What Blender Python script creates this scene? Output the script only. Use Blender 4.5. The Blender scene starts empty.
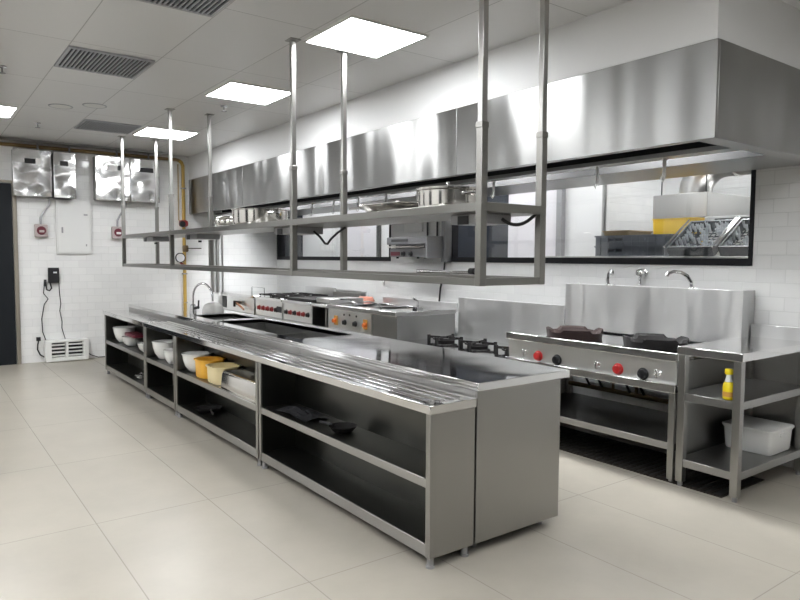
import bpy, bmesh, math, random
from mathutils import Vector, Matrix
random.seed(7)
PI = math.pi
S = bpy.context.scene
COL = S.collection

# ------------------------------------------------------------------ materials
MATS = {}
def new_mat(name):
    m = bpy.data.materials.new(name); m.use_nodes = True
    nt = m.node_tree
    b = nt.nodes.get('Principled BSDF')
    MATS[name] = m
    return m, nt, b

def simple(name, col, rough=0.5, metal=0.0, noise=0.0, nscale=6.0, emit=None, estr=0.0, coat=0.0):
    m, nt, b = new_mat(name)
    b.inputs['Base Color'].default_value = (*col, 1)
    b.inputs['Roughness'].default_value = rough
    b.inputs['Metallic'].default_value = metal
    if coat: b.inputs['Coat Weight'].default_value = coat
    if emit:
        b.inputs['Emission Color'].default_value = (*emit, 1); b.inputs['Emission Strength'].default_value = estr
    if noise:
        tc = nt.nodes.new('ShaderNodeTexCoord'); n = nt.nodes.new('ShaderNodeTexNoise')
        n.inputs['Scale'].default_value = nscale; n.inputs['Detail'].default_value = 4
        nt.links.new(tc.outputs['Object'], n.inputs['Vector'])
        mr = nt.nodes.new('ShaderNodeMapRange')
        mr.inputs['To Min'].default_value = max(0.0, rough - noise); mr.inputs['To Max'].default_value = rough + noise
        nt.links.new(n.outputs['Fac'], mr.inputs['Value']); nt.links.new(mr.outputs['Result'], b.inputs['Roughness'])
        mx = nt.nodes.new('ShaderNodeMix'); mx.data_type = 'RGBA'
        mx.inputs['A'].default_value = (*[c * (1 - noise * .7) for c in col], 1)
        mx.inputs['B'].default_value = (*[min(1, c * (1 + noise * .5)) for c in col], 1)
        nt.links.new(n.outputs['Fac'], mx.inputs['Factor']); nt.links.new(mx.outputs['Result'], b.inputs['Base Color'])
    return m

def steel(name, col=(.42, .415, .405), rough=.31, grain=(1.5, 130, 130), gstr=.04, wave=0.0, wscale=(1.2, 1.2, .5), blot=.08, rvar=.015, aniso=.6, wdist=.12):
    m, nt, b = new_mat(name)
    b.inputs['Metallic'].default_value = 1.0
    tc = nt.nodes.new('ShaderNodeTexCoord')
    if aniso:   # brushed finish: upright faces smear their highlights vertically, tops across
        ge = nt.nodes.new('ShaderNodeNewGeometry'); sp = nt.nodes.new('ShaderNodeSeparateXYZ'); ab = nt.nodes.new('ShaderNodeMath'); ab.operation = 'ABSOLUTE'
        iv = nt.nodes.new('ShaderNodeMath'); iv.operation = 'SUBTRACT'; iv.inputs[0].default_value = 1
        cb = nt.nodes.new('ShaderNodeCombineXYZ')
        nt.links.new(ge.outputs['True Normal'], sp.inputs[0]); nt.links.new(sp.outputs['Z'], ab.inputs[0]); nt.links.new(ab.outputs[0], iv.inputs[1])
        nt.links.new(iv.outputs[0], cb.inputs['Z']); nt.links.new(ab.outputs[0], cb.inputs['Y'])
        nt.links.new(cb.outputs[0], b.inputs['Tangent']); b.inputs['Anisotropic'].default_value = aniso
    n2 = nt.nodes.new('ShaderNodeTexNoise'); n2.inputs['Scale'].default_value = 1.8; n2.inputs['Detail'].default_value = 1.5
    nt.links.new(tc.outputs['Object'], n2.inputs['Vector'])
    mr = nt.nodes.new('ShaderNodeMapRange'); mr.inputs['From Min'].default_value = .3; mr.inputs['From Max'].default_value = .7
    mr.inputs['To Min'].default_value = rough - rvar; mr.inputs['To Max'].default_value = rough + rvar
    nt.links.new(n2.outputs['Fac'], mr.inputs['Value']); nt.links.new(mr.outputs['Result'], b.inputs['Roughness'])
    mx = nt.nodes.new('ShaderNodeMix'); mx.data_type = 'RGBA'
    mx.inputs['A'].default_value = (*[c * (1 - blot) for c in col], 1); mx.inputs['B'].default_value = (*[min(1, c * (1 + blot)) for c in col], 1)
    nt.links.new(n2.outputs['Fac'], mx.inputs['Factor']); nt.links.new(mx.outputs['Result'], b.inputs['Base Color'])
    if wave:
        mw = nt.nodes.new('ShaderNodeMapping'); mw.inputs['Scale'].default_value = wscale
        nt.links.new(tc.outputs['Object'], mw.inputs['Vector'])
        w = nt.nodes.new('ShaderNodeTexNoise'); w.inputs['Scale'].default_value = 1.6; w.inputs['Detail'].default_value = .5
        nt.links.new(mw.outputs['Vector'], w.inputs['Vector'])
        b2 = nt.nodes.new('ShaderNodeBump'); b2.inputs['Strength'].default_value = wave; b2.inputs['Distance'].default_value = wdist
        nt.links.new(w.outputs['Fac'], b2.inputs['Height']); 
    if wave: nt.links.new(b2.outputs['Normal'], b.inputs['Normal'])
    return m

def grid_mat(name, axes, bw, bh, off, base, base2, mortar, msize, rough, bump, origin=(0, 0), nz=.0, spec=None, mrough=.7):
    """brick / tile pattern on the plane spanned by the two world axes"""
    m, nt, b = new_mat(name)
    tc = nt.nodes.new('ShaderNodeTexCoord'); sx = nt.nodes.new('ShaderNodeSeparateXYZ'); cx = nt.nodes.new('ShaderNodeCombineXYZ')
    nt.links.new(tc.outputs['Object'], sx.inputs[0])
    for i in (0, 1):
        a = nt.nodes.new('ShaderNodeMath'); a.operation = 'SUBTRACT'; a.inputs[1].default_value = origin[i]
        nt.links.new(sx.outputs['XYZ'.index(axes[i].upper())], a.inputs[0]); nt.links.new(a.outputs[0], cx.inputs[i])
    br = nt.nodes.new('ShaderNodeTexBrick')
    br.offset = off; br.offset_frequency = 2; br.squash = 1
    br.inputs['Scale'].default_value = 1; br.inputs['Brick Width'].default_value = bw; br.inputs['Row Height'].default_value = bh
    br.inputs['Mortar Size'].default_value = msize; br.inputs['Mortar Smooth'].default_value = .25; br.inputs['Bias'].default_value = 0
    br.inputs['Color1'].default_value = (*base, 1); br.inputs['Color2'].default_value = (*base2, 1); br.inputs['Mortar'].default_value = (*mortar, 1)
    nt.links.new(cx.outputs[0], br.inputs['Vector'])
    out = br.outputs['Color']
    if nz:
        n = nt.nodes.new('ShaderNodeTexNoise'); n.inputs['Scale'].default_value = 1.7; n.inputs['Detail'].default_value = 8; n.inputs['Roughness'].default_value = .62
        nt.links.new(tc.outputs['Object'], n.inputs['Vector'])
        mr = nt.nodes.new('ShaderNodeMapRange'); mr.inputs['From Min'].default_value = .25; mr.inputs['From Max'].default_value = .75
        mr.inputs['To Min'].default_value = 1 - nz; mr.inputs['To Max'].default_value = 1 + nz * .4
        nt.links.new(n.outputs['Fac'], mr.inputs['Value'])
        mu = nt.nodes.new('ShaderNodeMix'); mu.data_type = 'RGBA'; mu.blend_type = 'MULTIPLY'; mu.inputs['Factor'].default_value = 1
        nt.links.new(out, mu.inputs['A']); nt.links.new(mr.outputs['Result'], mu.inputs['B']); out = mu.outputs['Result']
    nt.links.new(out, b.inputs['Base Color'])
    rr = nt.nodes.new('ShaderNodeMapRange'); rr.inputs['To Min'].default_value = rough; rr.inputs['To Max'].default_value = mrough
    nt.links.new(br.outputs['Fac'], rr.inputs['Value']); nt.links.new(rr.outputs['Result'], b.inputs['Roughness'])
    if spec is not None: b.inputs['Specular IOR Level'].default_value = spec
    if bump:
        inv = nt.nodes.new('ShaderNodeMath'); inv.operation = 'SUBTRACT'; inv.inputs[0].default_value = 1
        nt.links.new(br.outputs['Fac'], inv.inputs[1])
        bu = nt.nodes.new('ShaderNodeBump'); bu.inputs['Strength'].default_value = bump; bu.inputs['Distance'].default_value = .004
        nt.links.new(inv.outputs[0], bu.inputs['Height']); nt.links.new(bu.outputs['Normal'], b.inputs['Normal'])
    return m

TILE = dict(bw=.2, bh=.1, off=.5, base=(.80, .80, .79), base2=(.76, .76, .755), mortar=(.66, .66, .65), msize=.0026, rough=.12, bump=.6)
M_TILE_Y = grid_mat('white_tile_facing_x', 'yz', **TILE)
M_TILE_X = grid_mat('white_tile_facing_y', 'xz', **TILE)
M_FLOOR = grid_mat('beige_floor_tile', 'xy', 1.26, .63, 0, (.37, .343, .292), (.38, .352, .30), (.285, .266, .233), .003, .30, .15,
                   origin=(-.24 - 1.26 * 20, -.503 - .63 * 20), nz=.14, spec=.4)
M_CEIL = grid_mat('grey_metal_ceiling_tile', 'xy', 1.26, .63, 0, (.68, .68, .685), (.71, .71, .715), (.42, .42, .42), .004, .30, .3,
                  origin=(-3.555 - 1.26 * 20 + .63, -.93 - .63 * 20), spec=.6, mrough=.5)
M_PLASTER = simple('white_painted_board', (.74, .74, .74), .55, noise=.03, nscale=3)
M_STEEL = steel('brushed_steel')
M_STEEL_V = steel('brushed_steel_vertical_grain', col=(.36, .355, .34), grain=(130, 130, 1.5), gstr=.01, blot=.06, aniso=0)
M_STEEL_HOOD = steel('wavy_hood_steel', col=(.33, .33, .325), rough=.30, wave=.8, wscale=(1.3, 1.3, .22), gstr=.01, blot=.06, rvar=.01, aniso=.8)
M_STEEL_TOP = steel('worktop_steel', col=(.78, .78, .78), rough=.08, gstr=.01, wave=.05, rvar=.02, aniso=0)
M_STEEL_SPLASH = steel('splash_steel', col=(.62, .62, .62), rough=.31, grain=(130, 130, 1.5), wave=.7, wscale=(2.2, 2.2, .3), blot=.10)
M_STEEL_DK = steel('dull_shelf_steel', col=(.36, .36, .35), rough=.32)
M_STEEL_SHADE = steel('shade_toned_inner_steel', col=(.13, .13, .12), rough=.31, blot=.25)  # steel darkened to carry the shade inside the open shelves
M_STEEL_SH = steel('grey_shelf_tube_steel', col=(.24, .235, .222), rough=.31, gstr=.01, blot=.04)
M_STEEL_BR = steel('light_panel_steel', col=(.72, .72, .71), rough=.33, blot=.05)
M_STEEL_BOX = steel('bright_box_steel', col=(.74, .74, .74), rough=.2, rvar=.03, wave=.5, wscale=(2.5, 2.5, 3), gstr=.02)
M_CHROME = simple('chrome', (.72, .72, .73), .08, 1.0)
M_POLISH = simple('polished_pan_steel', (.70, .68, .65), .13, 1.0)
M_IRON = simple('black_cast_iron', (.014, .013, .013), .65, 0, noise=.2, nscale=30)
M_RUSTIRON = simple('burnt_cast_iron', (.028, .018, .017), .65, 0, noise=.3, nscale=14)
M_BLACK = simple('black_plastic', (.02, .02, .022), .35)
M_BLACKFRAME = simple('black_window_frame', (.006, .006, .008), .45)
M_DARKDOOR = simple('black_door_paint', (.006, .008, .011), .55)
M_DARKDOOR.node_tree.nodes['Principled BSDF'].inputs['Specular IOR Level'].default_value = .25
M_DARKWALL = simple('darkened_unseen_wall', (.10, .10, .098), .6)  # unseen right wall, darkened so the steel ends reflect dark
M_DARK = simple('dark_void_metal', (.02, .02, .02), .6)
M_FILTER = simple('dark_greased_baffle', (.06, .06, .06), .4, .8)
M_RED = simple('red_plastic', (.55, .03, .03), .3)
M_DKRED = simple('dark_red_plastic', (.25, .03, .03), .35)
M_ORANGE = simple('orange_plastic', (.60, .14, .02), .35)
M_AMBER = simple('amber_plate', (.55, .28, .05), .4)
M_YELLOW = simple('yellow_plastic', (.80, .43, .05), .35)
M_YELLOWBR = simple('bright_yellow_plastic', (.90, .60, .05), .4)
M_LEMON = simple('lemon_soap_plastic', (.85, .68, .02), .25)
M_CREAM = simple('cream_plastic', (.78, .66, .38), .4)
M_WHITE = simple('white_ceramic', (.82, .82, .80), .2)
M_WHITEPL = simple('white_plastic', (.78, .78, .76), .4)
M_PANEL = simple('offwhite_panel_paint', (.70, .70, .69), .45)
M_GASPIPE = simple('yellow_gas_pipe_paint', (.48, .31, .07), .4)
M_GASPIPE_SHADE = simple('shaded_gas_pipe_paint', (.26, .17, .07), .5)  # gas pipe yellow darkened for the shadow under the ceiling
M_TANPIPE = simple('tan_pipe_paint', (.40, .30, .17), .5)
M_BRASS = simple('worn_brass', (.15, .10, .05), .5, .5)
M_GREYPIPE = simple('grey_conduit', (.32, .32, .33), .4, .5)
M_GREYPL = simple('grey_crate_plastic', (.17, .19, .225), .5)
M_DKCRATE = simple('dark_rack_plastic', (.05, .06, .07), .45)
M_NAVY = simple('navy_panel', (.010, .014, .024), .3)
M_LAV = simple('pale_grey_door', (.68, .66, .69), .4)
M_PAPER = simple('white_sticker', (.8, .8, .8), .6)
M_PINKGREY = simple('pinkish_grey_switch_box', (.42, .36, .35), .5)
M_FRAMEWOOD = simple('dark_steel_door_frame', (.28, .25, .21), .4, .5, noise=.25, nscale=9)
M_MAROON = simple('maroon_plastic', (.13, .015, .03), .3)
M_WOOD = simple('brown_wood_handle', (.26, .11, .05), .5)
M_SALMON = simple('salmon_hose_rubber', (.42, .17, .12), .5)
M_GREYGRILL = simple('grey_grill_enamel', (.20, .20, .21), .35, .6)
M_GREEN = simple('dark_green_valve', (.02, .12, .07), .4)
M_GROUT = simple('grimy_floor_grate', (.035, .03, .026), .6, .3, noise=.3, nscale=25)
M_LIGHT = simple('led_panel_glow', (1, 1, 1), .5, emit=(.97, .985, 1.0), estr=14.0)
M_LIGHT_DIM = simple('led_panel_soft_glow', (1, 1, 1), .5, emit=(.97, .985, 1.0), estr=7.0)
M_HOODFILL = simple('hood_fill_glow', (1, 1, 1), .5, emit=(.97, .985, 1.0), estr=30.0)  # glow of the fill lamps added inside the hood
M_GLASSWARE = simple('clear_tumblers', (.75, .78, .80), .15)
M_VENT = simple('vent_slat_metal', (.42, .43, .46), .4, .4)
M_VENTDK = simple('vent_dark_inside', (.02, .02, .025), .7)
for m_, sp_ in ((M_IRON, .15), (M_RUSTIRON, .15), (M_BLACKFRAME, .2), (M_BLACK, .3), (M_GROUT, .2)):
    m_.node_tree.nodes['Principled BSDF'].inputs['Specular IOR Level'].default_value = sp_
def glass_mat():
    m, nt, b = new_mat('clear_glass')
    b.inputs['Base Color'].default_value = (.97, .98, .98, 1); b.inputs['Roughness'].default_value = 0.0
    b.inputs['Transmission Weight'].default_value = 1.0; b.inputs['IOR'].default_value = 1.45
    return m
M_GLASS = glass_mat()
M_CLEARPL = glass_mat()

# ------------------------------------------------------------------ mesh helpers
class MB:
    def __init__(self): self.bm = bmesh.new(); self.T = None
    def _v(self, p):
        p = Vector(p)
        if self.T is not None: p = self.T @ p
        return self.bm.verts.new(p)
    def box(self, x0, x1, y0, y1, z0, z1):
        v = [self._v((x, y, z)) for z in (z0, z1) for y in (y0, y1) for x in (x0, x1)]
        for f in ((0, 2, 3, 1), (4, 5, 7, 6), (0, 1, 5, 4), (2, 6, 7, 3), (0, 4, 6, 2), (1, 3, 7, 5)):
            self.bm.faces.new([v[i] for i in f])
        return self
    def bar(self, p0, p1, w, h=None):
        """rectangular bar between two points"""
        h = h or w; p0 = Vector(p0); p1 = Vector(p1); d = (p1 - p0).normalized()
        up = Vector((0, 0, 1)) if abs(d.z) < .95 else Vector((0, 1, 0))
        s = d.cross(up).normalized(); u = s.cross(d).normalized()
        c = [(-1, -1), (1, -1), (1, 1), (-1, 1)]
        a = [self._v(p0 + s * i * w / 2 + u * j * h / 2) for i, j in c]; b = [self._v(p1 + s * i * w / 2 + u * j * h / 2) for i, j in c]
        for i in range(4): self.bm.faces.new((a[i], a[(i + 1) % 4], b[(i + 1) % 4], b[i]))
        self.bm.faces.new(a[::-1]); self.bm.faces.new(b)
        return self
    def tube(self, pts, r, seg=10, cap=True, r1=None):
        pts = [Vector(p) for p in pts]; rings = []; prev = None
        for i, p in enumerate(pts):
            d = ((pts[i + 1] - p) if i < len(pts) - 1 else (p - pts[i - 1])).normalized()
            if 0 < i < len(pts) - 1: d = ((pts[i + 1] - p).normalized() + (p - pts[i - 1]).normalized()).normalized()
            if prev is None:
                up = Vector((0, 0, 1)) if abs(d.z) < .9 else Vector((1, 0, 0))
                s = d.cross(up).normalized()
            else:
                s = (prev - d * prev.dot(d)).normalized()
            prev = s; u = d.cross(s)
            rr = r if r1 is None else r + (r1 - r) * i / (len(pts) - 1)
            rings.append([self._v(p + (s * math.cos(t) + u * math.sin(t)) * rr) for t in [2 * PI * k / seg for k in range(seg)]])
        for a, b in zip(rings, rings[1:]):
            for k in range(seg): self.bm.faces.new((a[k], a[(k + 1) % seg], b[(k + 1) % seg], b[k]))
        if cap: self.bm.faces.new(rings[0][::-1]); self.bm.faces.new(rings[-1])
        return self
    def cyl(self, p0, p1, r, seg=16, r1=None): return self.tube([p0, p1], r, seg, True, r1)
    def lathe(self, prof, c=(0, 0, 0), seg=28, axis='z', close=False, sx=1, sy=1):
        c = Vector(c); rings = []
        for r, h in prof:
            ring = []
            for k in range(seg):
                t = 2 * PI * k / seg; a, b = r * math.cos(t) * sx, r * math.sin(t) * sy
                q = {'z': (a, b, h), 'y': (a, h, b), 'x': (h, a, b)}[axis]
                ring.append(self._v(c + Vector(q)))
            rings.append(ring)
        prs = list(zip(rings, rings[1:]))
        if close: prs.append((rings[-1], rings[0]))
        for a, b in prs:
            for k in range(seg):
                try: self.bm.faces.new((a[k], a[(k + 1) % seg], b[(k + 1) % seg], b[k]))
                except ValueError: pass
        if not close:
            for rg in (rings[0], rings[-1]):
                try: self.bm.faces.new(rg)
                except ValueError: pass
        return self
    def plate(self, xs, ys, z0, z1, holes, axes='xyz'):
        """a plate with rectangular holes; axes re-maps local (a,b,c) to world"""
        X = sorted(set(list(xs) + [h[i] for h in holes for i in (0, 1)])); Y = sorted(set(list(ys) + [h[i] for h in holes for i in (2, 3)]))
        idx = ['xyz'.index(c) for c in axes]
        def w(a, b, c):
            q = [0, 0, 0]; q[idx[0]], q[idx[1]], q[idx[2]] = a, b, c; return q
        V = {}
        def gv(i, j, k):
            if (i, j, k) not in V: V[(i, j, k)] = self._v(w(X[i], Y[j], (z0, z1)[k]))
            return V[(i, j, k)]
        def solid(i, j):
            if not (0 <= i < len(X) - 1 and 0 <= j < len(Y) - 1): return False
            cx, cy = (X[i] + X[i + 1]) / 2, (Y[j] + Y[j + 1]) / 2
            return not any(h[0] < cx < h[1] and h[2] < cy < h[3] for h in holes)
        for i in range(len(X) - 1):
            for j in range(len(Y) - 1):
                if not solid(i, j): continue
                self.bm.faces.new((gv(i, j, 1), gv(i + 1, j, 1), gv(i + 1, j + 1, 1), gv(i, j + 1, 1)))
                self.bm.faces.new((gv(i, j, 0), gv(i, j + 1, 0), gv(i + 1, j + 1, 0), gv(i + 1, j, 0)))
                for (di, dj, a, b) in ((-1, 0, (i, j), (i, j + 1)), (1, 0, (i + 1, j), (i + 1, j + 1)), (0, -1, (i, j), (i + 1, j)), (0, 1, (i, j + 1), (i + 1, j + 1))):
                    if not solid(i + di, j + dj):
                        self.bm.faces.new((gv(*a, 0), gv(*b, 0), gv(*b, 1), gv(*a, 1)))
        return self
    def build(self, name, mat, parent=None, bevel=0.0, smooth=True, angle=35, seg=2):
        bm = self.bm
        bmesh.ops.recalc_face_normals(bm, faces=bm.faces)
        if parent is not None:
            off = parent_world(parent)
            bmesh.ops.translate(bm, verts=bm.verts, vec=-off)
        me = bpy.data.meshes.new(name); bm.to_mesh(me); bm.free()
        for p in me.polygons: p.use_smooth = smooth
        if smooth: me.set_sharp_from_angle(angle=math.radians(angle))
        me.materials.append(mat)
        o = bpy.data.objects.new(name, me); COL.objects.link(o)
        if parent is not None: o.parent = parent
        if bevel:
            bv = o.modifiers.new('edge_round', 'BEVEL'); bv.width = bevel; bv.segments = seg; bv.limit_method = 'ANGLE'; bv.angle_limit = math.radians(50)
        return o

def parent_world(o):
    v = Vector((0, 0, 0))
    while o is not None: v += o.location; o = o.parent
    return v

def thing(name, label, cat, loc=(0, 0, 0), group=None):
    o = bpy.data.objects.new(name, None); COL.objects.link(o)
    o.empty_display_size = .1
    o.location = loc; o['label'] = label; o['category'] = cat
    if group: o['group'] = group
    return o
def tag(o, label, cat, group=None):
    o['label'] = label; o['category'] = cat
    if group: o['group'] = group
    return o
def struct(o): o['kind'] = 'structure'; return o
def kids(o): return [c for c in bpy.data.objects if c.parent == o]
def dup(root, loc, label=None, group=None, rz=None):
    r = root.copy(); COL.objects.link(r); r.location = loc
    if rz is not None: r.rotation_euler = (0, 0, rz)
    if label: r['label'] = label
    if group: r['group'] = group
    for ch in kids(root):
        c = ch.copy(); COL.objects.link(c); c.parent = r
        for g in kids(ch):
            d = g.copy(); COL.objects.link(d); d.parent = c
    return r
def arc(c, r, a0, a1, n, u=(1, 0, 0), v=(0, 0, 1)):
    c, u, v = Vector(c), Vector(u), Vector(v)
    return [c + u * r * math.cos(a0 + (a1 - a0) * i / n) + v * r * math.sin(a0 + (a1 - a0) * i / n) for i in range(n + 1)]
def rbox(mb, x0, x1, y0, y1, z0, z1, r=.03, n=5):
    """box with rounded vertical corners"""
    pts = []
    for cx, cy, a in ((x1 - r, y1 - r, 0), (x0 + r, y1 - r, PI / 2), (x0 + r, y0 + r, PI), (x1 - r, y0 + r, 1.5 * PI)):
        for i in range(n + 1): pts.append((cx + r * math.cos(a + PI / 2 * i / n), cy + r * math.sin(a + PI / 2 * i / n)))
    a = [mb._v((x, y, z0)) for x, y in pts]; b = [mb._v((x, y, z1)) for x, y in pts]
    m = len(pts)
    for i in range(m): mb.bm.faces.new((a[i], a[(i + 1) % m], b[(i + 1) % m], b[i]))
    mb.bm.faces.new(a[::-1]); mb.bm.faces.new(b)
    return mb
def tub(mb, x0, x1, y0, y1, z0, z1, r=.04, t=.006, taper=.85, n=5, rim=.012):
    """open rounded-rectangle tub with a rim; narrower at the bottom by taper"""
    cx, cy = (x0 + x1) / 2, (y0 + y1) / 2
    def ring(s, z, grow):
        hx, hy = (x1 - x0) / 2 * s + grow, (y1 - y0) / 2 * s + grow; rr = max(.004, r * s + grow); out = []
        for sx, sy, a in ((1, 1, 0), (-1, 1, PI / 2), (-1, -1, PI), (1, -1, 1.5 * PI)):
            for i in range(n + 1):
                t_ = a + PI / 2 * i / n
                out.append(mb._v((cx + sx * (hx - rr) + rr * math.cos(t_), cy + sy * (hy - rr) + rr * math.sin(t_), z)))
        return out
    R = [ring(taper * .96, z0, 0), ring(taper, z0 + .012, 0), ring(1, z1 - .008, 0), ring(1, z1 - .008, rim), ring(1, z1, rim), ring(1, z1, -t), ring(taper, z0 + .018, -t)]
    m = len(R[0])
    for a, b in zip(R, R[1:]):
        for i in range(m): mb.bm.faces.new((a[i], a[(i + 1) % m], b[(i + 1) % m], b[i]))
    mb.bm.faces.new(R[0]); mb.bm.faces.new(R[-1])
    return mb

# ------------------------------------------------------------------ room dimensions
XW, YB, ZC = -7.87, 3.05, 2.99
XR, YF = 5.2, -4.6
# ------------------------------------------------------------------ setting
struct(MB().box(-11.5, XR, YF, 6.1, -.10, 0).build('floor', M_FLOOR, smooth=False))
struct(MB().box(-11.5, XR, YF, 6.1, ZC, ZC + .1).build('ceiling', M_CEIL, smooth=False))
struct(MB().box(XW - .15, XW, YF, YB, 0, ZC).build('wall_left', M_TILE_Y, smooth=False))
W1 = (-7.84, -4.57, 1.42, 2.16); W2 = (-3.46, -.03, 1.42, 2.16)
struct(MB().plate((XW, XR), (0, ZC), YB, YB + .12, [W1, W2], 'xzy').build('wall_back', M_TILE_X, smooth=False))
struct(MB().box(XR, XR + .12, YF, 6.1, 0, ZC).build('wall_right', M_DARKWALL, smooth=False))
struct(MB().box(-11.5, XR, YF - .12, YF, 0, ZC).build('wall_front', M_TILE_X, smooth=False))
struct(MB().box(XW, .445, 1.575, YB, 2.638, ZC).build('trim_1', M_PLASTER, smooth=False))
# room beyond the pass-through windows
struct(MB().box(-11.5, -2.33, 4.4, 4.5, 0, ZC).build('wall_corridor', M_PLASTER, smooth=False))
struct(MB().box(-2.33, XR, 5.95, 6.07, 0, ZC).build('wall_far', M_TILE_X, smooth=False))
struct(MB().box(-11.6, -11.5, YB, 6.1, 0, ZC).build('wall_corridor_end', M_PLASTER, smooth=False))
struct(MB().box(-2.36, -2.33, 4.5, 5.95, 0, ZC).build('wall_scullery_side', M_TILE_Y, smooth=False))

for n, (x0, x1, z0, z1) in enumerate((W1, W2), 1):
    f = MB().plate((x0, x1), (z0, z1), YB - .012, YB + .13, [(x0 + .045, x1 - .03, z0 + .055, z1 - .02)], 'xzy').build('window_%d' % n, M_BLACKFRAME, bevel=.003)
    struct(f)
    MB().box(x0 + .04, x1 - .025, YB + .055, YB + .061, z0 + .05, z1 - .015).build('glass_pane', M_GLASS, f, smooth=False)

# doors
d = struct(MB().box(XW - .02, XW + .02, -1.75, -.80, 0, 2.42).build('door_1', M_DARKDOOR, bevel=.004))
struct(MB().plate((-1.82, -.745), (0, 2.46), XW - .01, XW + .035, [(-1.755, -.795, -.1, 2.425)], 'yzx').build('trim_2', M_FRAMEWOOD, bevel=.004))
struct(MB().box(-11.2, -9.46, 4.36, 4.4, .02, 2.3).build('door_2', M_NAVY, bevel=.004))
struct(MB().box(-7.80, -6.78, 4.36, 4.4, .02, 2.3).build('door_3', M_LAV, bevel=.004))
struct(MB().box(-6.78, -6.72, 4.34, 4.4, 0, 2.36).build('trim_3', M_DARK))
struct(MB().box(-5.20, -3.78, 4.36, 4.4, .02, 2.5).build('door_4', M_NAVY, bevel=.004))
struct(MB().box(-3.78, -2.98, 4.36, 4.4, .02, 2.5).build('door_5', M_LAV, bevel=.004))
struct(MB().box(-2.96, -2.88, 4.33, 4.4, 0, 2.95).build('trim_4', M_GREYPIPE))
struct(MB().box(-2.33, -2.30, 4.36, 4.40, 0, 2.33).build('trim_5', M_STEEL_DK))
# dark doors added on the unseen opposite wall for dark bands in reflections
for k, (a, b) in enumerate(((-6.9, -5.6), (-2.6, -1.5), (1.0, 2.1))):
    struct(MB().box(a, b, YF, YF + .03, 0, 2.3).build('door_%d' % (6 + k), M_DARKDOOR, bevel=.004))

# ------------------------------------------------------------------ ceiling fittings
def ceiling_light(x, y, label, mat=None):
    mat = mat or M_LIGHT
    t = thing('ceiling_light', label, 'ceiling light', (x, y, ZC), 'flush square ceiling lights')
    MB().plate((x - .315, x + .315), (y - .315, y + .315), ZC - .012, ZC, [(x - .3, x + .3, y - .3, y + .3)]).build('frame', M_WHITEPL, t)
    MB().box(x - .3, x + .3, y - .3, y + .3, ZC - .009, ZC - .001).build('diffuser', mat, t, smooth=False)
    return t
ceiling_light(-1.60, .69, 'large bright square ceiling light above the near half of the hanging shelf')
ceiling_light(-3.56, .69, 'bright square ceiling light above the middle of the hanging shelf')
ceiling_light(-6.09, .69, 'farthest bright square ceiling light, over the far end of the hanging shelf')
ceiling_light(-5.87, -1.28, 'bright square ceiling light cut by the left edge of the picture')
ceiling_light(2.2, .69, 'added square ceiling light over the aisle past the island end')  # unseen light added for general fill
ceiling_light(.6, -1.28, 'added square ceiling light above the aisle in front of the near island end')  # another unseen fill light, added over the aisle
ceiling_light(-2.1, -1.9, 'bright square ceiling light above the aisle in front of the island middle')
ceiling_light(-4.0, -3.3, 'added square ceiling light close to the front wall')  # unseen lights from here to the right wall one are added fill
ceiling_light(1.6, -3.3, 'added square ceiling light in the front corner behind the viewer')
ceiling_light(-6.6, -3.3, 'added square ceiling light in the front corner by the black door')
ceiling_light(-1.3, -3.3, 'added square ceiling light by the middle of the front wall')
ceiling_light(.6, -2.6, 'added square ceiling light overhead behind the viewer')
ceiling_light(3.9, -.7, 'added square ceiling light by the right wall')
for x, y, l in ((-.6, 5.6, 'square ceiling light at the rear wall of the scullery'), (-2.0, 3.6, 'square ceiling light just beyond the right window'), (-.9, 4.3, 'square ceiling light in the scullery beyond the right window'), (-5.2, 3.75, 'square ceiling light in the corridor beyond the middle of the back wall'), (-7.0, 3.75, 'added square ceiling light in the corridor beyond the middle of the left window'), (-3.5, 3.75, 'added square ceiling light in the corridor beside the navy door'), (-8.6, 3.75, 'square ceiling light in the corridor beyond the left window')):  # unseen lights, several of them added to brighten the rooms beyond the windows
    ceiling_light(x, y, l, M_LIGHT if y > 4 else M_LIGHT_DIM)

def vent(x0, y0, label, dx=.62, dy=.61):
    t = thing('ceiling_vent', label, 'ceiling vent', (x0 + dx / 2, y0 + dy / 2, ZC), 'slatted ceiling air vents')
    MB().plate((x0, x0 + dx), (y0, y0 + dy), ZC - .014, ZC, [(x0 + .025, x0 + dx - .025, y0 + .02, y0 + dy - .02)]).build('frame', M_VENT, t)
    MB().box(x0 + .02, x0 + dx - .02, y0 + .015, y0 + dy - .015, ZC - .003, ZC - .0005).build('backing', M_VENTDK, t)
    m = MB()
    n = 19
    for k in range(n):
        y = y0 + .03 + (dy - .06) * (k + .5) / n
        m.bar((x0 + .025, y, ZC - .009), (x0 + dx - .025, y, ZC - .009), .010, .010)
    m.build('louvre', M_VENT, t)
vent(-3.66, -.93, 'slatted ceiling vent left of the middle ceiling light, whole in view')
vent(-1.83, -.93, 'slatted ceiling vent cut off by the top edge of the picture')
vent(-6.40, -.29, 'farthest slatted ceiling vent, right beside the farthest ceiling light')

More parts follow.
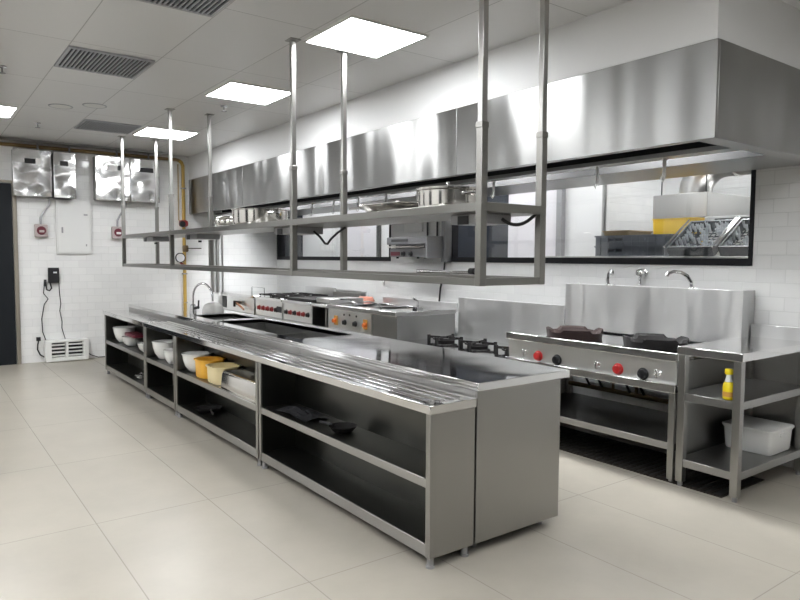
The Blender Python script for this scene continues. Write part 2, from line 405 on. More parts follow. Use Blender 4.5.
def sprinkler(x, y, label):
    t = thing('fire_sprinkler', label, 'sprinkler', (x, y, ZC), 'ceiling fire sprinklers')
    MB().lathe([(.035, -.004), (.033, -.010), (.012, -.012), (.012, 0), (.035, 0)], (x, y, ZC), 16).build('escutcheon', M_CHROME, t)
    MB().cyl((x, y, ZC - .05), (x, y, ZC - .01), .008).build('stem', M_GREYPIPE, t)
    MB().lathe([(.026, -.052), (.026, -.056), (.004, -.058)], (x, y, ZC), 14).build('deflector', M_GREYPIPE, t)
sprinkler(-3.96, -1.26, 'small pendant sprinkler on the ceiling at the left edge of the picture')
sprinkler(-4.21, .70, 'small pendant sprinkler between two ceiling lights')
sprinkler(-6.35, -.68, 'small pendant sprinkler near the far round ceiling speaker')
t = thing('ceiling_speaker', 'round flush ceiling speaker with a thin dark rim, nearer of the two', 'ceiling speaker', (-5.25, -.62, ZC), 'round ceiling speakers')
MB().lathe([(.115, 0), (.115, -.004), (.108, -.007), (.10, -.005)], (-5.25, -.62, ZC), 32).build('rim', M_VENT, t)
MB().lathe([(.10, -.001), (.10, -.005), (.02, -.006)], (-5.25, -.62, ZC), 32).build('grille', M_PANEL, t)
dup(t, (-5.0, -.35, ZC), 'round flush ceiling speaker with a thin rim, the one nearer the middle vent')

# ------------------------------------------------------------------ island : front row of open shelf units
XS = [-6.41, -4.66, -3.695, -1.892, 0.0]
YS1 = .287
def shelf_unit(x0, x1, label, top=False):
    t = thing('open_shelf_unit', label, 'shelf unit', ((x0 + x1) / 2, YS1 / 2, 0), 'open steel shelf units along the island front')
    x0 += .008 if x0 > -6.4 else 0; x1 -= .008 if x1 < -.1 else 0
    zt = .742
    for a in (x0, x1 - .034):
        MB().box(a, a + .034, 0, YS1 - .006, .055, zt).build('side_panel', M_STEEL_V, t, .003)
    MB().box(x0 + .034, x1 - .034, YS1 - .022, YS1 - .008, .10, zt).build('back_panel', M_STEEL_SHADE, t)
    for a, b in ((x0 + .034, x0 + .037), (x1 - .037, x1 - .034)):
        MB().box(a, b, .012, YS1 - .022, .118, zt).build('shade_lining', M_STEEL_SHADE, t)  # thin sheet carrying the painted interior shade
    for nm, z0, z1 in (('shelf', .388, .432), ('base_shelf', .058, .118)):
        sh = MB().box(x0 + .037, x1 - .037, .012, YS1 - .022, z0, z1 - .0005).build(nm, M_STEEL_SHADE, t)
        MB().box(x0 + .034, x1 - .034, .003, .012, z0, z1).build('front_edge', M_STEEL, sh, .002)
    for a in (x0 + .03, x1 - .03):
        for y in (.03, YS1 - .04):
            MB().cyl((a, y, .012), (a, y, .056), .017, 12).lathe([(.022, 0), (.022, .012), (.012, .016)], (a, y, 0), 12).build('foot', M_GREYPIPE, t)
    if top:
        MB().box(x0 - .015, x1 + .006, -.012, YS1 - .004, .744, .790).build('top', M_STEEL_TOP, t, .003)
    return t
shelf_unit(XS[0], XS[1], 'farthest open steel shelf unit with its own plain flat top', True)
shelf_unit(XS[1], XS[2], 'narrow open steel shelf unit holding two white bowls')
shelf_unit(XS[2], XS[3], 'open steel shelf unit holding the yellow tub and the steel pan')
shelf_unit(XS[3], XS[4], 'nearest and widest open steel shelf unit, nearly empty, at the island end')

t = thing('tray_rail', 'long ribbed steel tray rail on top of the shelf units along the island front', 'tray rail', (-2.3, .14, .743))
m = MB().box(-4.645, .006, -.008, YS1 - .003, .744, .787)
m.build('rail_top', M_STEEL_TOP, t, .003)
for y in (.05, .112, .174, .236):
    m = MB(); r = .017
    pr = [(-r, 0), (-r * .75, .005), (-r * .3, .0075), (r * .3, .0075), (r * .75, .005), (r, 0)]
    a = [m._v((-4.62, y + q[0], .786 + q[1])) for q in pr]; b = [m._v((-.05, y + q[0], .786 + q[1])) for q in pr]
    for i in range(5): m.bm.faces.new((a[i], a[i + 1], b[i + 1], b[i]))
    m.bm.faces.new(a); m.bm.faces.new(b)
    m.build('rib', M_STEEL_TOP, t, angle=60)

# ------------------------------------------------------------------ island : sink unit and work counter
YC0, YC1, ZT = .292, .972, .86
XSEAM = -1.84
t = thing('sink_counter', 'long steel sink counter with two bowls, forming the far part of the island', 'sink counter', (-4.1, .63, 0))
B1 = (-3.66, -2.04, .40, .88); B2 = (-4.42, -3.80, .42, .86)
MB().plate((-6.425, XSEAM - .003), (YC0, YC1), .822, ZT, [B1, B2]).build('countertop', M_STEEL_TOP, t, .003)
MB().box(-6.42, XSEAM - .004, YC0 + .004, YC0 + .03, .07, .824).build('front_panel', M_STEEL, t)
MB().box(-6.42, XSEAM - .004, .90, .915, .07, .824).build('rear_panel', M_STEEL, t)
MB().box(-6.42, -6.40, YC0 + .03, .90, .07, .824).build('end_panel', M_STEEL_V, t)
for x0, x1, y0, y1 in (B1, B2):
    m = MB(); e = .006; zb = .56
    m.box(x0 - e, x0, y0 - e, y1 + e, zb, .858).box(x1, x1 + e, y0 - e, y1 + e, zb, .858).box(x0, x1, y0 - e, y0, zb, .858).box(x0, x1, y1, y1 + e, zb, .858).box(x0 - e, x1 + e, y0 - e, y1 + e, zb - .006, zb)
    bowl = m.build('sink_bowl', M_STEEL_DK, t)
    xc, yc = (x0 + x1) / 2, (y0 + y1) / 2
    MB().lathe([(.045, zb + .001), (.045, zb + .005), (.03, zb + .004), (.01, zb + .002)], (xc, yc, 0), 20).build('drain', M_CHROME, bowl)
MB().box(-2.86, -2.84, .40, .88, .57, .80).build('bowl_divider', M_STEEL, t)
for x in (-6.36, -4.9, -3.4, -1.92):
    for y in (.36, .87):
        MB().cyl((x, y, 0), (x, y, .075), .02, 12).build('foot', M_GREYPIPE, t)

t = thing('work_counter', 'steel work counter with plain flat top and closed end panel at the near island end', 'work counter', (-.9, .63, 0))
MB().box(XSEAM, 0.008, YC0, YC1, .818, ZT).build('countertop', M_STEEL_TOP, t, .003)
MB().box(XSEAM + .002, -.02, YC0 + .004, YC0 + .028, .055, .82).build('front_panel', M_STEEL, t)
MB().box(XSEAM + .002, -.02, .885, .905, .055, .82).build('rear_panel', M_STEEL, t)
MB().box(-.022, -.002, YC0 + .003, .912, .055, .82).build('end_panel', M_STEEL_V, t, .003)
for x in (XSEAM + .06, -.09):
    for y in (.36, .85):
        MB().cyl((x, y, 0), (x, y, .06), .02, 12).build('foot', M_GREYPIPE, t)

# gooseneck tap on the island
t = thing('gooseneck_faucet', 'tall chrome gooseneck tap standing at the small sink on the island', 'faucet', (-4.60, .49, ZT))
MB().lathe([(.038, ZT), (.036, ZT + .03), (.03, ZT + .09), (.016, ZT + .10)], (-4.60, .49, 0), 18).build('base', M_CHROME, t)
cc = Vector((-4.43, .52, ZT + .215)); u = Vector((.94, .34, 0)).normalized()
pts = [Vector((-4.60, .49, ZT + .08)), Vector((-4.60, .49, ZT + .2))]
rad = .155
cc = Vector((-4.60, .49, ZT + .17)) + u * rad
pts = [Vector((-4.60, .49, ZT + .08))] + arc(cc, rad, PI, -.15, 16, u) 
MB().tube(pts, .011, 12).build('spout', M_CHROME, t)
MB().cyl((-4.56, .49, ZT + .06), (-4.47, .50, ZT + .075), .016, 12).cyl((-4.47, .50, ZT + .06), (-4.455, .50, ZT + .15), .009, 10).build('lever', M_BLACK, t)

# white fluted bowl upside down by the tap
m = MB(); seg = 28
prof = [(.105, 0), (.104, .025), (.095, .06), (.075, .088), (.04, .102), (.006, .105)]
c0 = Vector((-4.66, .73, ZT + .001)); rings = []
for r, h in prof:
    rings.append([m._v(c0 + Vector((r * (1 + .10 * (k % 2)) * math.cos(2 * PI * k / seg) , r * (1 + .10 * (k % 2)) * math.sin(2 * PI * k / seg), h))) for k in range(seg)])
for a, b in zip(rings, rings[1:]):
    for k in range(seg): m.bm.faces.new((a[k], a[(k + 1) % seg], b[(k + 1) % seg], b[k]))
m.bm.faces.new(rings[0])
bmesh.ops.remove_doubles(m.bm, verts=m.bm.verts, dist=.0005)
tag(m.build('fluted_bowl', M_WHITEPL, angle=80), 'white ribbed bowl turned over beside the gooseneck tap', 'bowl')

# ------------------------------------------------------------------ things on the island shelves
ZSH = .432
def bowl_thing(x, y, r, h, label, z=ZSH, group='white bowls on the island shelves', mat=M_WHITE, sy=1.0):
    p = [(r * .5, 0), (r * .56, .008), (r * .82, h * .35), (r * .95, h * .7), (r, h), (r * 1.05, h + .004), (r * 1.04, h + .010), (r * .95, h + .002), (r * .9, h * .7), (r * .76, h * .37), (r * .45, .016)]
    return tag(MB().lathe(p, (x, y, z + .001), 32, sy=sy).build('mixing_bowl', mat, angle=50), label, 'bowl', group)
bowl_thing(-6.02, .14, .125, .17, 'white bowl at the back of the farthest shelf, left of the maroon tray')
bowl_thing(-5.60, .125, .115, .10, 'low white bowl in front under the maroon tray')
bowl_thing(-5.02, .13, .10, .085, 'small white bowl nearest the right post of the farthest shelf unit')
m = MB(); rbox(m, -5.72, -5.32, .06, .20, ZSH + .118, ZSH + .15, .03)
tag(m.build('maroon_tray', M_MAROON, bevel=.006), 'dark maroon tray lying across a white bowl', 'tray')
bowl_thing(-4.44, .145, .125, .165, 'tall white bowl at the left in the narrow shelf unit')
bowl_thing(-4.06, .105, .09, .125, 'smaller white bowl in front at the right in the narrow shelf unit')
bowl_thing(-3.51, .145, .13, .155, 'big white bowl left of the yellow tub')
tub_m = tub(MB(), -3.33, -3.06, .035, .25, ZSH + .001, ZSH + .155, .09, taper=.95)
tag(tub_m.build('yellow_tub', M_YELLOW, angle=40), 'deep yellow plastic tub between white bowl and cream tub', 'tub')
tub_m = tub(MB(), -3.02, -2.73, .03, .255, ZSH + .001, ZSH + .14, .08, taper=.96)
tag(tub_m.build('cream_tub', M_CREAM, angle=40), 'cream plastic tub between the yellow tub and the steel pan', 'tub')
# upturned gastronorm pan
m = MB()
def ggring(m, x0, x1, y0, y1, z, r, n=5):
    out = []
    for sx, sy, a in ((x1 - r, y1 - r, 0), (x0 + r, y1 - r, PI / 2), (x0 + r, y0 + r, PI), (x1 - r, y0 + r, 1.5 * PI)):
        for i in range(n + 1): out.append(m._v((sx + r * math.cos(a + PI / 2 * i / n), sy + r * math.sin(a + PI / 2 * i / n), z)))
    return out
z0 = ZSH + .001
gx0, gx1, gy0, gy1 = -2.69, -1.96, .014, .256
R = [ggring(m, gx0, gx1, gy0, gy1, z0, .03), ggring(m, gx0, gx1, gy0, gy1, z0 + .006, .03), ggring(m, gx0 + .014, gx1 - .014, gy0 + .014, gy1 - .014, z0 + .006, .03),
     ggring(m, gx0 + .024, gx1 - .024, gy0 + .022, gy1 - .022, z0 + .115, .03), ggring(m, gx0 + .032, gx1 - .032, gy0 + .03, gy1 - .03, z0 + .132, .03), ggring(m, gx0 + .05, gx1 - .05, gy0 + .048, gy1 - .048, z0 + .137, .02)]
for a, b in zip(R, R[1:]):
    for i in range(len(a)): m.bm.faces.new((a[i], a[(i + 1) % len(a)], b[(i + 1) % len(a)], b[i]))
m.bm.faces.new(R[0]); m.bm.faces.new(R[-1])
tag(m.build('steel_food_pan', M_POLISH, angle=60), 'rectangular steel food pan lying upside down beside the cream tub', 'food pan')
# near unit: black plastic film heap and a small black pan
m = MB(); n = 12
vv = {}
for i in range(n + 1):
    for j in range(n + 1):
        a, b = i / n * 2 - 1, j / n * 2 - 1
        h = .034 * max(0, 1 - (a * a + b * b) * .55) * (.6 + .7 * random.random()) + .002
        vv[i, j] = m._v((-1.50 + a * .20 * (1 + .1 * random.random()), .13 + b * .085 * (1 + .1 * random.random()), ZSH + .001 + h))
for i in range(n):
    for j in range(n): m.bm.faces.new((vv[i, j], vv[i + 1, j], vv[i + 1, j + 1], vv[i, j + 1]))
edge = [vv[i, 0] for i in range(n)] + [vv[n, j] for j in range(n)] + [vv[i, n] for i in range(n, 0, -1)] + [vv[0, j] for j in range(n, 0, -1)]
m.bm.faces.new(edge[::-1])
tag(m.build('black_sheet', M_BLACK, angle=25), 'crumpled black plastic sheet at the left on the nearest shelf', 'plastic sheet')
t = thing('small_black_pan', 'small black pan lying alone in the middle of the nearest shelf', 'pan', (-.98, .13, ZSH))
MB().lathe([(.05, ZSH + .001), (.065, ZSH + .012), (.082, ZSH + .034), (.085, ZSH + .036), (.062, ZSH + .014), (.045, ZSH + .006)], (-.98, .13, 0), 24).build('body', M_IRON, t)
MB().tube([(-1.05, .10, ZSH + .032), (-1.10, .08, ZSH + .036), (-1.14, .065, ZSH + .036)], .009, 8).build('handle', M_BLACK, t)
# lower shelves
t = thing('wire_utensil', 'small chrome wire utensil on the bottom of the farthest shelf unit', 'utensil', (-5.15, .1, .118))
MB().tube(arc((-5.15, .10, .135), .05, 0, 2 * PI, 16, (1, 0, 0), (0, 1, 0)), .005, 6).tube(arc((-5.15, .10, .16), .065, 0, 2 * PI, 16, (1, 0, 0), (0, 1, 0)), .005, 6).build('basket', M_CHROME, t)
MB().tube([(-5.11, .1, .125), (-5.02, .06, .20), (-4.95, .04, .22)], .006, 6).build('handle', M_CHROME, t)
t = thing('dark_frying_pan', 'dark flat frying pan on the bottom shelf below the white bowl', 'pan', (-3.25, .15, .118))
MB().lathe([(.085, .119), (.11, .15), (.113, .15), (.088, .124), (.02, .122)], (-3.25, .15, 0), 28).build('body', M_IRON, t)
MB().tube([(-3.15, .13, .147), (-3.05, .10, .155), (-2.98, .085, .155)], .008, 8).build('handle', M_STEEL, t)

# ------------------------------------------------------------------ overhead hanging shelf
PX = [-6.65, -4.704, -1.95, -.009]; PYS = [.31, .731]
t = thing('hanging_shelf', 'long steel overhead shelf hung from the ceiling on eight square poles', 'hanging shelf', (-3.3, .52, 1.33))
SH = t
MB().box(-6.67, .012, .29, .75, 1.692, 1.736).build('shelf_panel', M_STEEL_SH, t, .003)
m = MB()
for y in PYS: m.box(-6.67, .012, y - .018, y + .018, 1.332, 1.369)
m.build('lower_rail', M_STEEL_SH, t, .003)
for x in (PX[0], PX[3]):
    MB().box(x - .018, x + .018, .328, .713, 1.332, 1.369).build('lower_crossbar', M_STEEL_SH, t, .003)
for x in PX:
    for y in PYS:
        po = MB().box(x - .0205, x + .0205, y - .0205, y + .0205, 1.331, 2.11).build('pole', M_STEEL_SH, t, .003)
        MB().box(x - .017, x + .017, y - .017, y + .017, 2.11, ZC - .006).build('upper_pole', M_STEEL_V, po, .003)
        MB().box(x - .023, x + .023, y - .023, y + .023, 2.085, 2.115).build('sleeve_collar', M_STEEL_SH, po, .003)
        MB().box(x - .04, x + .05, y - .04, y + .04, ZC - .006, ZC).build('ceiling_plate', M_STEEL_DK, po)
def socket_box(x0, x1, y0, y1, cable=None):
    b = MB().box(x0, x1, y0, y1, 1.642, 1.692).build('socket_box', M_GREYPIPE, SH, .004)
    MB().box(x0 + .06, x0 + .14, y0 - .004, y0 + .004, 1.64, 1.685).build('cover_plate', M_BLACK, b)
    MB().cyl((x0 + .10, (y0 + y1) / 2, 1.612), (x0 + .10, (y0 + y1) / 2, 1.632), .018, 12).build('socket', M_BLACK, b)
    if cable: MB().tube(cable, .009, 8).build('cable', M_BLACK, b)
def sag(a, b, dz, n=12):
    a, b = Vector(a), Vector(b)
    return [a.lerp(b, i / n) - Vector((0, 0, dz * (1 - (2 * i / n - 1) ** 2))) for i in range(n + 1)]
socket_box(-.36, -.11, .42, .62, sag((-.11, .55, 1.67), (-.01, .70, 1.70), .045))
socket_box(-2.45, -2.10, .40, .64, [Vector(p) for p in ((-2.10, .56, 1.66), (-2.03, .57, 1.62), (-1.97, .58, 1.568), (-1.94, .585, 1.565), (-1.90, .59, 1.60), (-1.82, .60, 1.645), (-1.75, .62, 1.68))])
socket_box(-4.55, -4.20, .40, .64)
socket_box(-5.95, -5.55, .36, .60)
# a steel rod lying on the lower rail
t = thing('steel_rod', 'thin chrome rod with black end fitting on the lower rail of the hanging shelf', 'rod', (-.8, .735, 1.37))
MB().cyl((-1.05, .735, 1.381), (-.55, .735, 1.381), .011, 12).build('shaft', M_CHROME, t)
MB().lathe([(.008, 0), (.019, .004), (.019, .04), (.012, .045), (.012, .07)], (-.55, .735, 1.389), 14, 'x').build('end_fitting', M_BLACK, t)

# ------------------------------------------------------------------ pans on the hanging shelf
ZP = 1.737
def pot(x, y, r, h, label, name='steel_pot', lid=True, tall_handle=False):
    t = thing(name, label, 'pot', (x, y, ZP), 'steel cookware on the hanging shelf')
    MB().lathe([(r * .93, ZP), (r * .98, ZP + .006), (r, ZP + .02), (r, ZP + h - .01), (r * 1.03, ZP + h - .004), (r * 1.03, ZP + h), (r * .97, ZP + h), (r * .96, ZP + .012)], (x, y, 0), 40).build('body', M_POLISH, t, angle=40)
    for s in (-1, 1):
        hx = x + s * r
        MB().tube([(hx, y - .05, ZP + h * .72), (hx + s * .035, y - .045, ZP + h * .74), (hx + s * .045, y, ZP + h * .75), (hx + s * .035, y + .045, ZP + h * .74), (hx, y + .05, ZP + h * .72)], .007, 8).build('handle', M_CHROME, t)
    if lid:
        l = MB().lathe([(r * 1.03, ZP + h + .001), (r * 1.03, ZP + h + .006), (r * .8, ZP + h + .012), (r * .3, ZP + h + .018), (.004, ZP + h + .019)], (x, y, 0), 40).build('lid', M_POLISH, t, angle=40)
        MB().lathe([(.006, ZP + h + .018), (.006, ZP + h + .035), (.014, ZP + h + .04), (.010, ZP + h + .048)], (x, y, 0), 12).build('knob', M_CHROME, l)
    return t
pot(-.50, .52, .175, .105, 'wide shiny lidded steel pot at the near end of the hanging shelf')
pot(-2.97, .52, .235, .13, 'tall steel pot at the far middle of the hanging shelf, right of the small pan', lid=False)
t = thing('small_steel_pan', 'small steel pan at the far middle of the hanging shelf, left of the tall pot', 'pan', (-3.55, .52, ZP), 'steel cookware on the hanging shelf')
MB().lathe([(.15, ZP), (.165, ZP + .01), (.18, ZP + .05), (.165, ZP + .085), (.12, ZP + .10), (.03, ZP + .104)], (-3.55, .52, 0), 32).build('body', M_POLISH, t, angle=50)
MB().tube([(-3.73, .52, ZP + .05), (-3.80, .50, ZP + .055), (-3.82, .50, ZP + .12)], .007, 8).build('handle', M_CHROME, t)
t = thing('shallow_pan', 'shallow dark steel pan covered by a flat tray, left of the lidded pot', 'pan', (-1.0, .52, ZP), 'steel cookware on the hanging shelf')
MB().lathe([(.17, ZP), (.20, ZP + .012), (.215, ZP + .04), (.22, ZP + .042), (.205, ZP + .016), (.16, ZP + .006)], (-1.0, .52, 0), 36, sy=.85).build('body', M_POLISH, t, angle=50)
MB().tube([(-1.212, .50, ZP + .035), (-1.32, .47, ZP + .05), (-1.42, .45, ZP + .052)], .008, 8).build('handle', M_CHROME, t)
tag(rbox(MB(), -1.20, -.76, .36, .70, ZP + .046, ZP + .056, .04).build('flat_tray', M_POLISH, bevel=.003), 'thin flat steel tray resting on the shallow pan', 'tray')

# ------------------------------------------------------------------ extraction hood
HX, HY, HB, HT = .454, 1.57, 2.116, 2.636
t = thing('extraction_hood', 'long stainless extraction hood over the cooking line under the white bulkhead', 'extraction hood', (-3.7, 2.3, HB))
seams = [XW + .012, -5.80, -3.724, -1.632, HX]
for a, b in zip(seams, seams[1:]):
    MB().box(a + .002, b - .002, HY, HY + .02, HB, HT).build('front_panel', M_STEEL_HOOD, t, .002)
MB().box(HX - .02, HX, HY + .02, YB - .01, HB, HT).build('end_panel', M_STEEL_HOOD, t, .002)
MB().box(XW + .012, HX - .02, HY + .02, YB - .01, 2.40, 2.415).build('inner_top', M_FILTER, t)
# bottom rim and gutters
MB().box(XW + .012, HX - .02, HY + .02, HY + .055, HB, HB + .03).build('front_gutter', M_STEEL, t)
MB().box(HX - .12, HX - .02, HY + .055, YB - .01, HB, HB + .03).build('end_gutter', M_STEEL, t)
MB().box(XW + .012, HX - .12, 1.99, 2.11, HB + .002, HB + .03).build('middle_bar', M_STEEL_DK, t)
MB().box(XW + .012, HX - .12, 2.40, YB - .01, HB, HB + .028).build('rear_plate', M_STEEL_DK, t)
for k in range(5):
    x = -.42 - 1.45 * k
    MB().box(x - .45, x + .45, 2.13, 2.37, 2.365, 2.398).build('added_fill_lamp', M_HOODFILL, t, smooth=False)  # unseen lamp added in the hood to brighten the wall below
for y0, y1, zb in ((2.095, 2.102, HB + .03), (2.388, 2.398, HB - .002)):
    MB().box(XW + .02, HX - .13, y0, y1, zb, 2.395).build('light_blocker', M_DARK, t)  # dark plates added to block fill light and keep the gap dark
nb = 13
fx = [XW + .02 + (HX - .13 - XW - .02) * i / nb for i in range(nb + 1)]
for a, b in zip(fx, fx[1:]):
    m = MB()
    for k in range(7):
        y = HY + .07 + k * .055
        m.bar((a + .01, y, HB + .045 + k * .018), (b - .01, y, HB + .045 + k * .018), .04, .012)
    m.bar((a + .006, HY + .06, HB + .035), (a + .006, 1.985, HB + .16), .02).bar((b - .006, HY + .06, HB + .035), (b - .006, 1.985, HB + .16), .02)
    m.build('baffle_filter', M_FILTER, t)
for k in range(14):
    x = -.13 - .52 * k
    h = MB().box(x - .012, x + .012, 2.035, 2.041, HB - .12, HB + .004).tube([(x, 2.038, HB - .115), (x, 2.038, HB - .135), (x, 2.025, HB - .15), (x, 2.01, HB - .135), (x, 2.01, HB - .12)], .006, 8)
    h.build('hook', M_STEEL, t)

# ------------------------------------------------------------------ knobs and taps
def knob(parent, x, y, z, mat, r=.024, tilt=0):
    k = MB().lathe([(r * 1.25, 0), (r * 1.25, -.006), (r, -.010), (r * .92, -.030), (r * .6, -.034), (r * .1, -.034)], (x, y, z), 20, 'y').build('knob', mat, parent, angle=40)
    MB().box(x - .004, x + .004, y - .040, y - .030, z - r * .85, z + r * .85).build('grip', mat, k, .0015)
def gas_tap(parent, x, y, z):
    k = MB().lathe([(.018, 0), (.018, -.006), (.011, -.01), (.011, -.045), (.006, -.048)], (x, y, z), 14, 'y').build('gas_tap', M_CHROME, parent)
    MB().bar((x, y - .042, z + .028), (x + .008, y - .042, z - .03), .016, .010).build('tap_lever', M_CHROME, k, .003)

# ------------------------------------------------------------------ wok range
YR = 2.04
t = thing('wok_range', 'big steel wok range with two iron burners and red knobs, left of the side table', 'wok range', (-.77, 2.45, 0))
WR = t
x0, x1 = -1.52, -.005
MB().box(x0, x1, YR + .06, 2.87, .805, .828).build('hob_top', M_STEEL_TOP, t, .002)
MB().box(x0, x1, YR, YR + .06, .805, .858).build('front_lip', M_STEEL_TOP, t, .004)
m = MB()  # slightly raked control panel
v = [m._v(p) for p in ((x0 + .01, YR + .035, .60), (x1 - .01, YR + .035, .60), (x1 - .01, YR + .02, .806), (x0 + .01, YR + .02, .806), (x0 + .01, YR + .07, .60), (x1 - .01, YR + .07, .60), (x1 - .01, YR + .07, .806), (x0 + .01, YR + .07, .806))]
for f in ((0, 1, 2, 3), (4, 7, 6, 5), (0, 4, 5, 1), (2, 6, 7, 3), (0, 3, 7, 4), (1, 5, 6, 2)): m.bm.faces.new([v[i] for i in f])
m.build('control_panel', M_STEEL_BR, t)
MB().box(x0, x1, YR - .005, YR + .07, .597, .652).build('lower_lip', M_STEEL_TOP, t, .004)
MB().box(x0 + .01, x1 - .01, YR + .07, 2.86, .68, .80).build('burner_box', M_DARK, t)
for x in (x0 + .001, x1 - .003):
    MB().box(x, x + .003, YR + .05, 2.87, .16, .80).build('side_panel', M_STEEL_DK, t)
for x in (x0 + .03, x1 - .035):
    for y in (YR + .04, 2.82):
        MB().box(x - .022, x + .022, y - .022, y + .022, .02, .60).cyl((x, y, 0), (x, y, .02), .016, 10).build('leg', M_STEEL_V, t, .003)
sh = MB().box(x0 + .01, x1 - .012, YR + .03, 2.86, .215, .261).build('lower_shelf', M_STEEL_SHADE, t)  # shade under the range is in this shelf's darker colour
MB().box(x0 + .01, x1 - .012, YR + .02, YR + .03, .215, .262).build('front_edge', M_STEEL, sh, .002)
MB().box(-1.60, -.003, 2.875, 2.895, .84, 1.243).box(-.023, -.003, 2.895, YB - .002, .84, 1.243).box(-1.60, -1.58, 2.895, YB - .002, .84, 1.243).build('backsplash', M_STEEL_SPLASH, t, .002)
for x, z, kind in ((-1.32, .712, 'tap'), (-1.19, .697, 'red'), (-1.0, .69, 'black'), (-.62, .707, 'tap'), (-.455, .695, 'red'), (-.258, .69, 'black'), (-.14, .712, 'tap')):
    if kind == 'tap': gas_tap(t, x, YR + .03, z)
    else: knob(t, x, YR + .03, z, M_RED if kind == 'red' else M_BLACK, .033)
def wok_ring(parent, cx, cy, mat):
    seg = 48; z0 = .828
    m = MB(); prof_o, prof_i = .225, .19
    ro, ri = [], []
    def hh(k):
        a = (k % 12) / 12
        return .076 if a < .66 else .052
    o0 = []; o1 = []; i1 = []; i0 = []
    for k in range(seg):
        t_ = 2 * PI * k / seg + .3; c, s_ = math.cos(t_), math.sin(t_)
        h = hh(k)
        o0.append(m._v((cx + .215 * c, cy + .215 * s_, z0))); o1.append(m._v((cx + .225 * c, cy + .225 * s_, z0 + h)))
        i1.append(m._v((cx + .19 * c, cy + .19 * s_, z0 + h - .012))); i0.append(m._v((cx + .15 * c, cy + .15 * s_, z0 + .004)))
    for A, B_ in ((o0, o1), (o1, i1), (i1, i0), (i0, o0)):
        for k in range(seg): m.bm.faces.new((A[k], A[(k + 1) % seg], B_[(k + 1) % seg], B_[k]))
    b = m.build('wok_burner', mat, parent, angle=30)
    m = MB().lathe([(.07, z0 + .001), (.075, z0 + .03), (.05, z0 + .045), (.015, z0 + .045)], (cx, cy, 0), 20)
    for k in range(3):
        a = k * 2 * PI / 3 + .5
        m.bar((cx + .06 * math.cos(a), cy + .06 * math.sin(a), z0 + .02), (cx + .17 * math.cos(a), cy + .17 * math.sin(a), z0 + .025), .02)
    m.build('flame_head', M_IRON, b)
wok_ring(t, -1.11, 2.40, M_RUSTIRON)
wok_ring(t, -.40, 2.42, M_IRON)
# pipework under the range
m = MB().tube([(x0 + .05, 2.80, .36), (x1 - .05, 2.80, .36)], .02, 10)
m.build('gas_manifold', M_BRASS, t)
for x in (-1.25, -1.12, -.85, -.72, -.36, -.2):
    p = MB().tube([(x, 2.80, .37), (x, 2.74, .45), (x + .05, 2.6, .62), (x + .05, 2.5, .69)], .011, 8).build('gas_hose', M_BLACK, t)
for x in (-1.0, -.78, -.3):
    p = MB().lathe([(.025, -.04), (.03, -.02), (.03, .02), (.02, .04)], (x, 2.78, .47), 12).cyl((x, 2.78, .38), (x, 2.78, .50), .012).build('gas_valve', M_BRASS, t)
MB().lathe([(.05, -.03), (.055, 0), (.05, .03)], (-1.40, 2.5, .55), 14, 'x').build('pressure_regulator', M_GREEN, t)
# floor grate below
t = thing('floor_grate', 'black slotted drain grate in the floor under the wok range and side table', 'floor grate', (-.75, 2.35, 0))
MB().plate((-2.9, .31), (2.06, 2.62), .0, .006, [(-2.88, .29, 2.08, 2.60)]).build('frame', M_GROUT, t)
m = MB()
for k in range(63):
    x = -2.86 + k * .0495
    m.box(x, x + .022, 2.085, 2.595, .001, .006)
m.build('slats', M_GROUT, t)
MB().box(-2.88, .29, 2.08, 2.60, .0003, .001).build('channel', M_DARK, t)

# ------------------------------------------------------------------ wall taps
def swan_tap(x, dirx, label, dip=.09):
    t = thing('wall_faucet', label, 'faucet', (x, YB, 1.30), 'chrome wall taps above the cooking line')
    MB().lathe([(.03, 0), (.03, -.012), (.016, -.018), (.016, -.05)], (x, YB, 1.215), 16, 'y').build('wall_flange', M_CHROME, t)
    ty = YB - .075
    MB().lathe([(.024, 1.185), (.026, 1.20), (.022, 1.235), (.018, 1.25)], (x, ty, 0), 14).cyl((x, YB - .04, 1.215), (x, ty, 1.215), .014).build('body', M_CHROME, t)
    pts = [(x, ty, 1.245), (x, ty - .01, 1.29), (x + dirx * .02, ty - .03, 1.335), (x + dirx * .06, ty - .06, 1.365), (x + dirx * .10, ty - .10, 1.368), (x + dirx * .125, ty - .125, 1.352)]
    MB().tube(pts, .0135, 10).build('spout', M_CHROME, t)
    MB().cyl((x + dirx * .122, ty - .122, 1.36), (x + dirx * .133, ty - .133, 1.335), .017, 12).build('nozzle', M_CHROME, t)
swan_tap(-1.215, 1, 'chrome swan neck wall tap above the left wok burner')
swan_tap(-.45, -1, 'chrome swan neck wall tap above the right wok burner')
def stub_tap(x, z, label):
    t = thing('wall_tap', label, 'faucet', (x, YB, z), 'chrome wall taps above the cooking line')
    MB().lathe([(.028, 0), (.028, -.012), (.016, -.018), (.016, -.06)], (x, YB, z), 16, 'y').build('body', M_CHROME, t)
    MB().lathe([(.012, -.05), (.034, -.06), (.036, -.085), (.012, -.095)], (x, YB, z), 12, 'y').build('handle', M_CHROME, t)
    MB().tube([(x - .01, YB - .045, z - .01), (x - .012, YB - .06, z - .05), (x - .012, YB - .06, z - .10)], .012, 10).build('spout', M_CHROME, t)
stub_tap(-.905, 1.352, 'short chrome wall tap between the two swan neck taps')
stub_tap(-4.62, 1.205, 'short chrome wall tap above the fryer on the back wall')

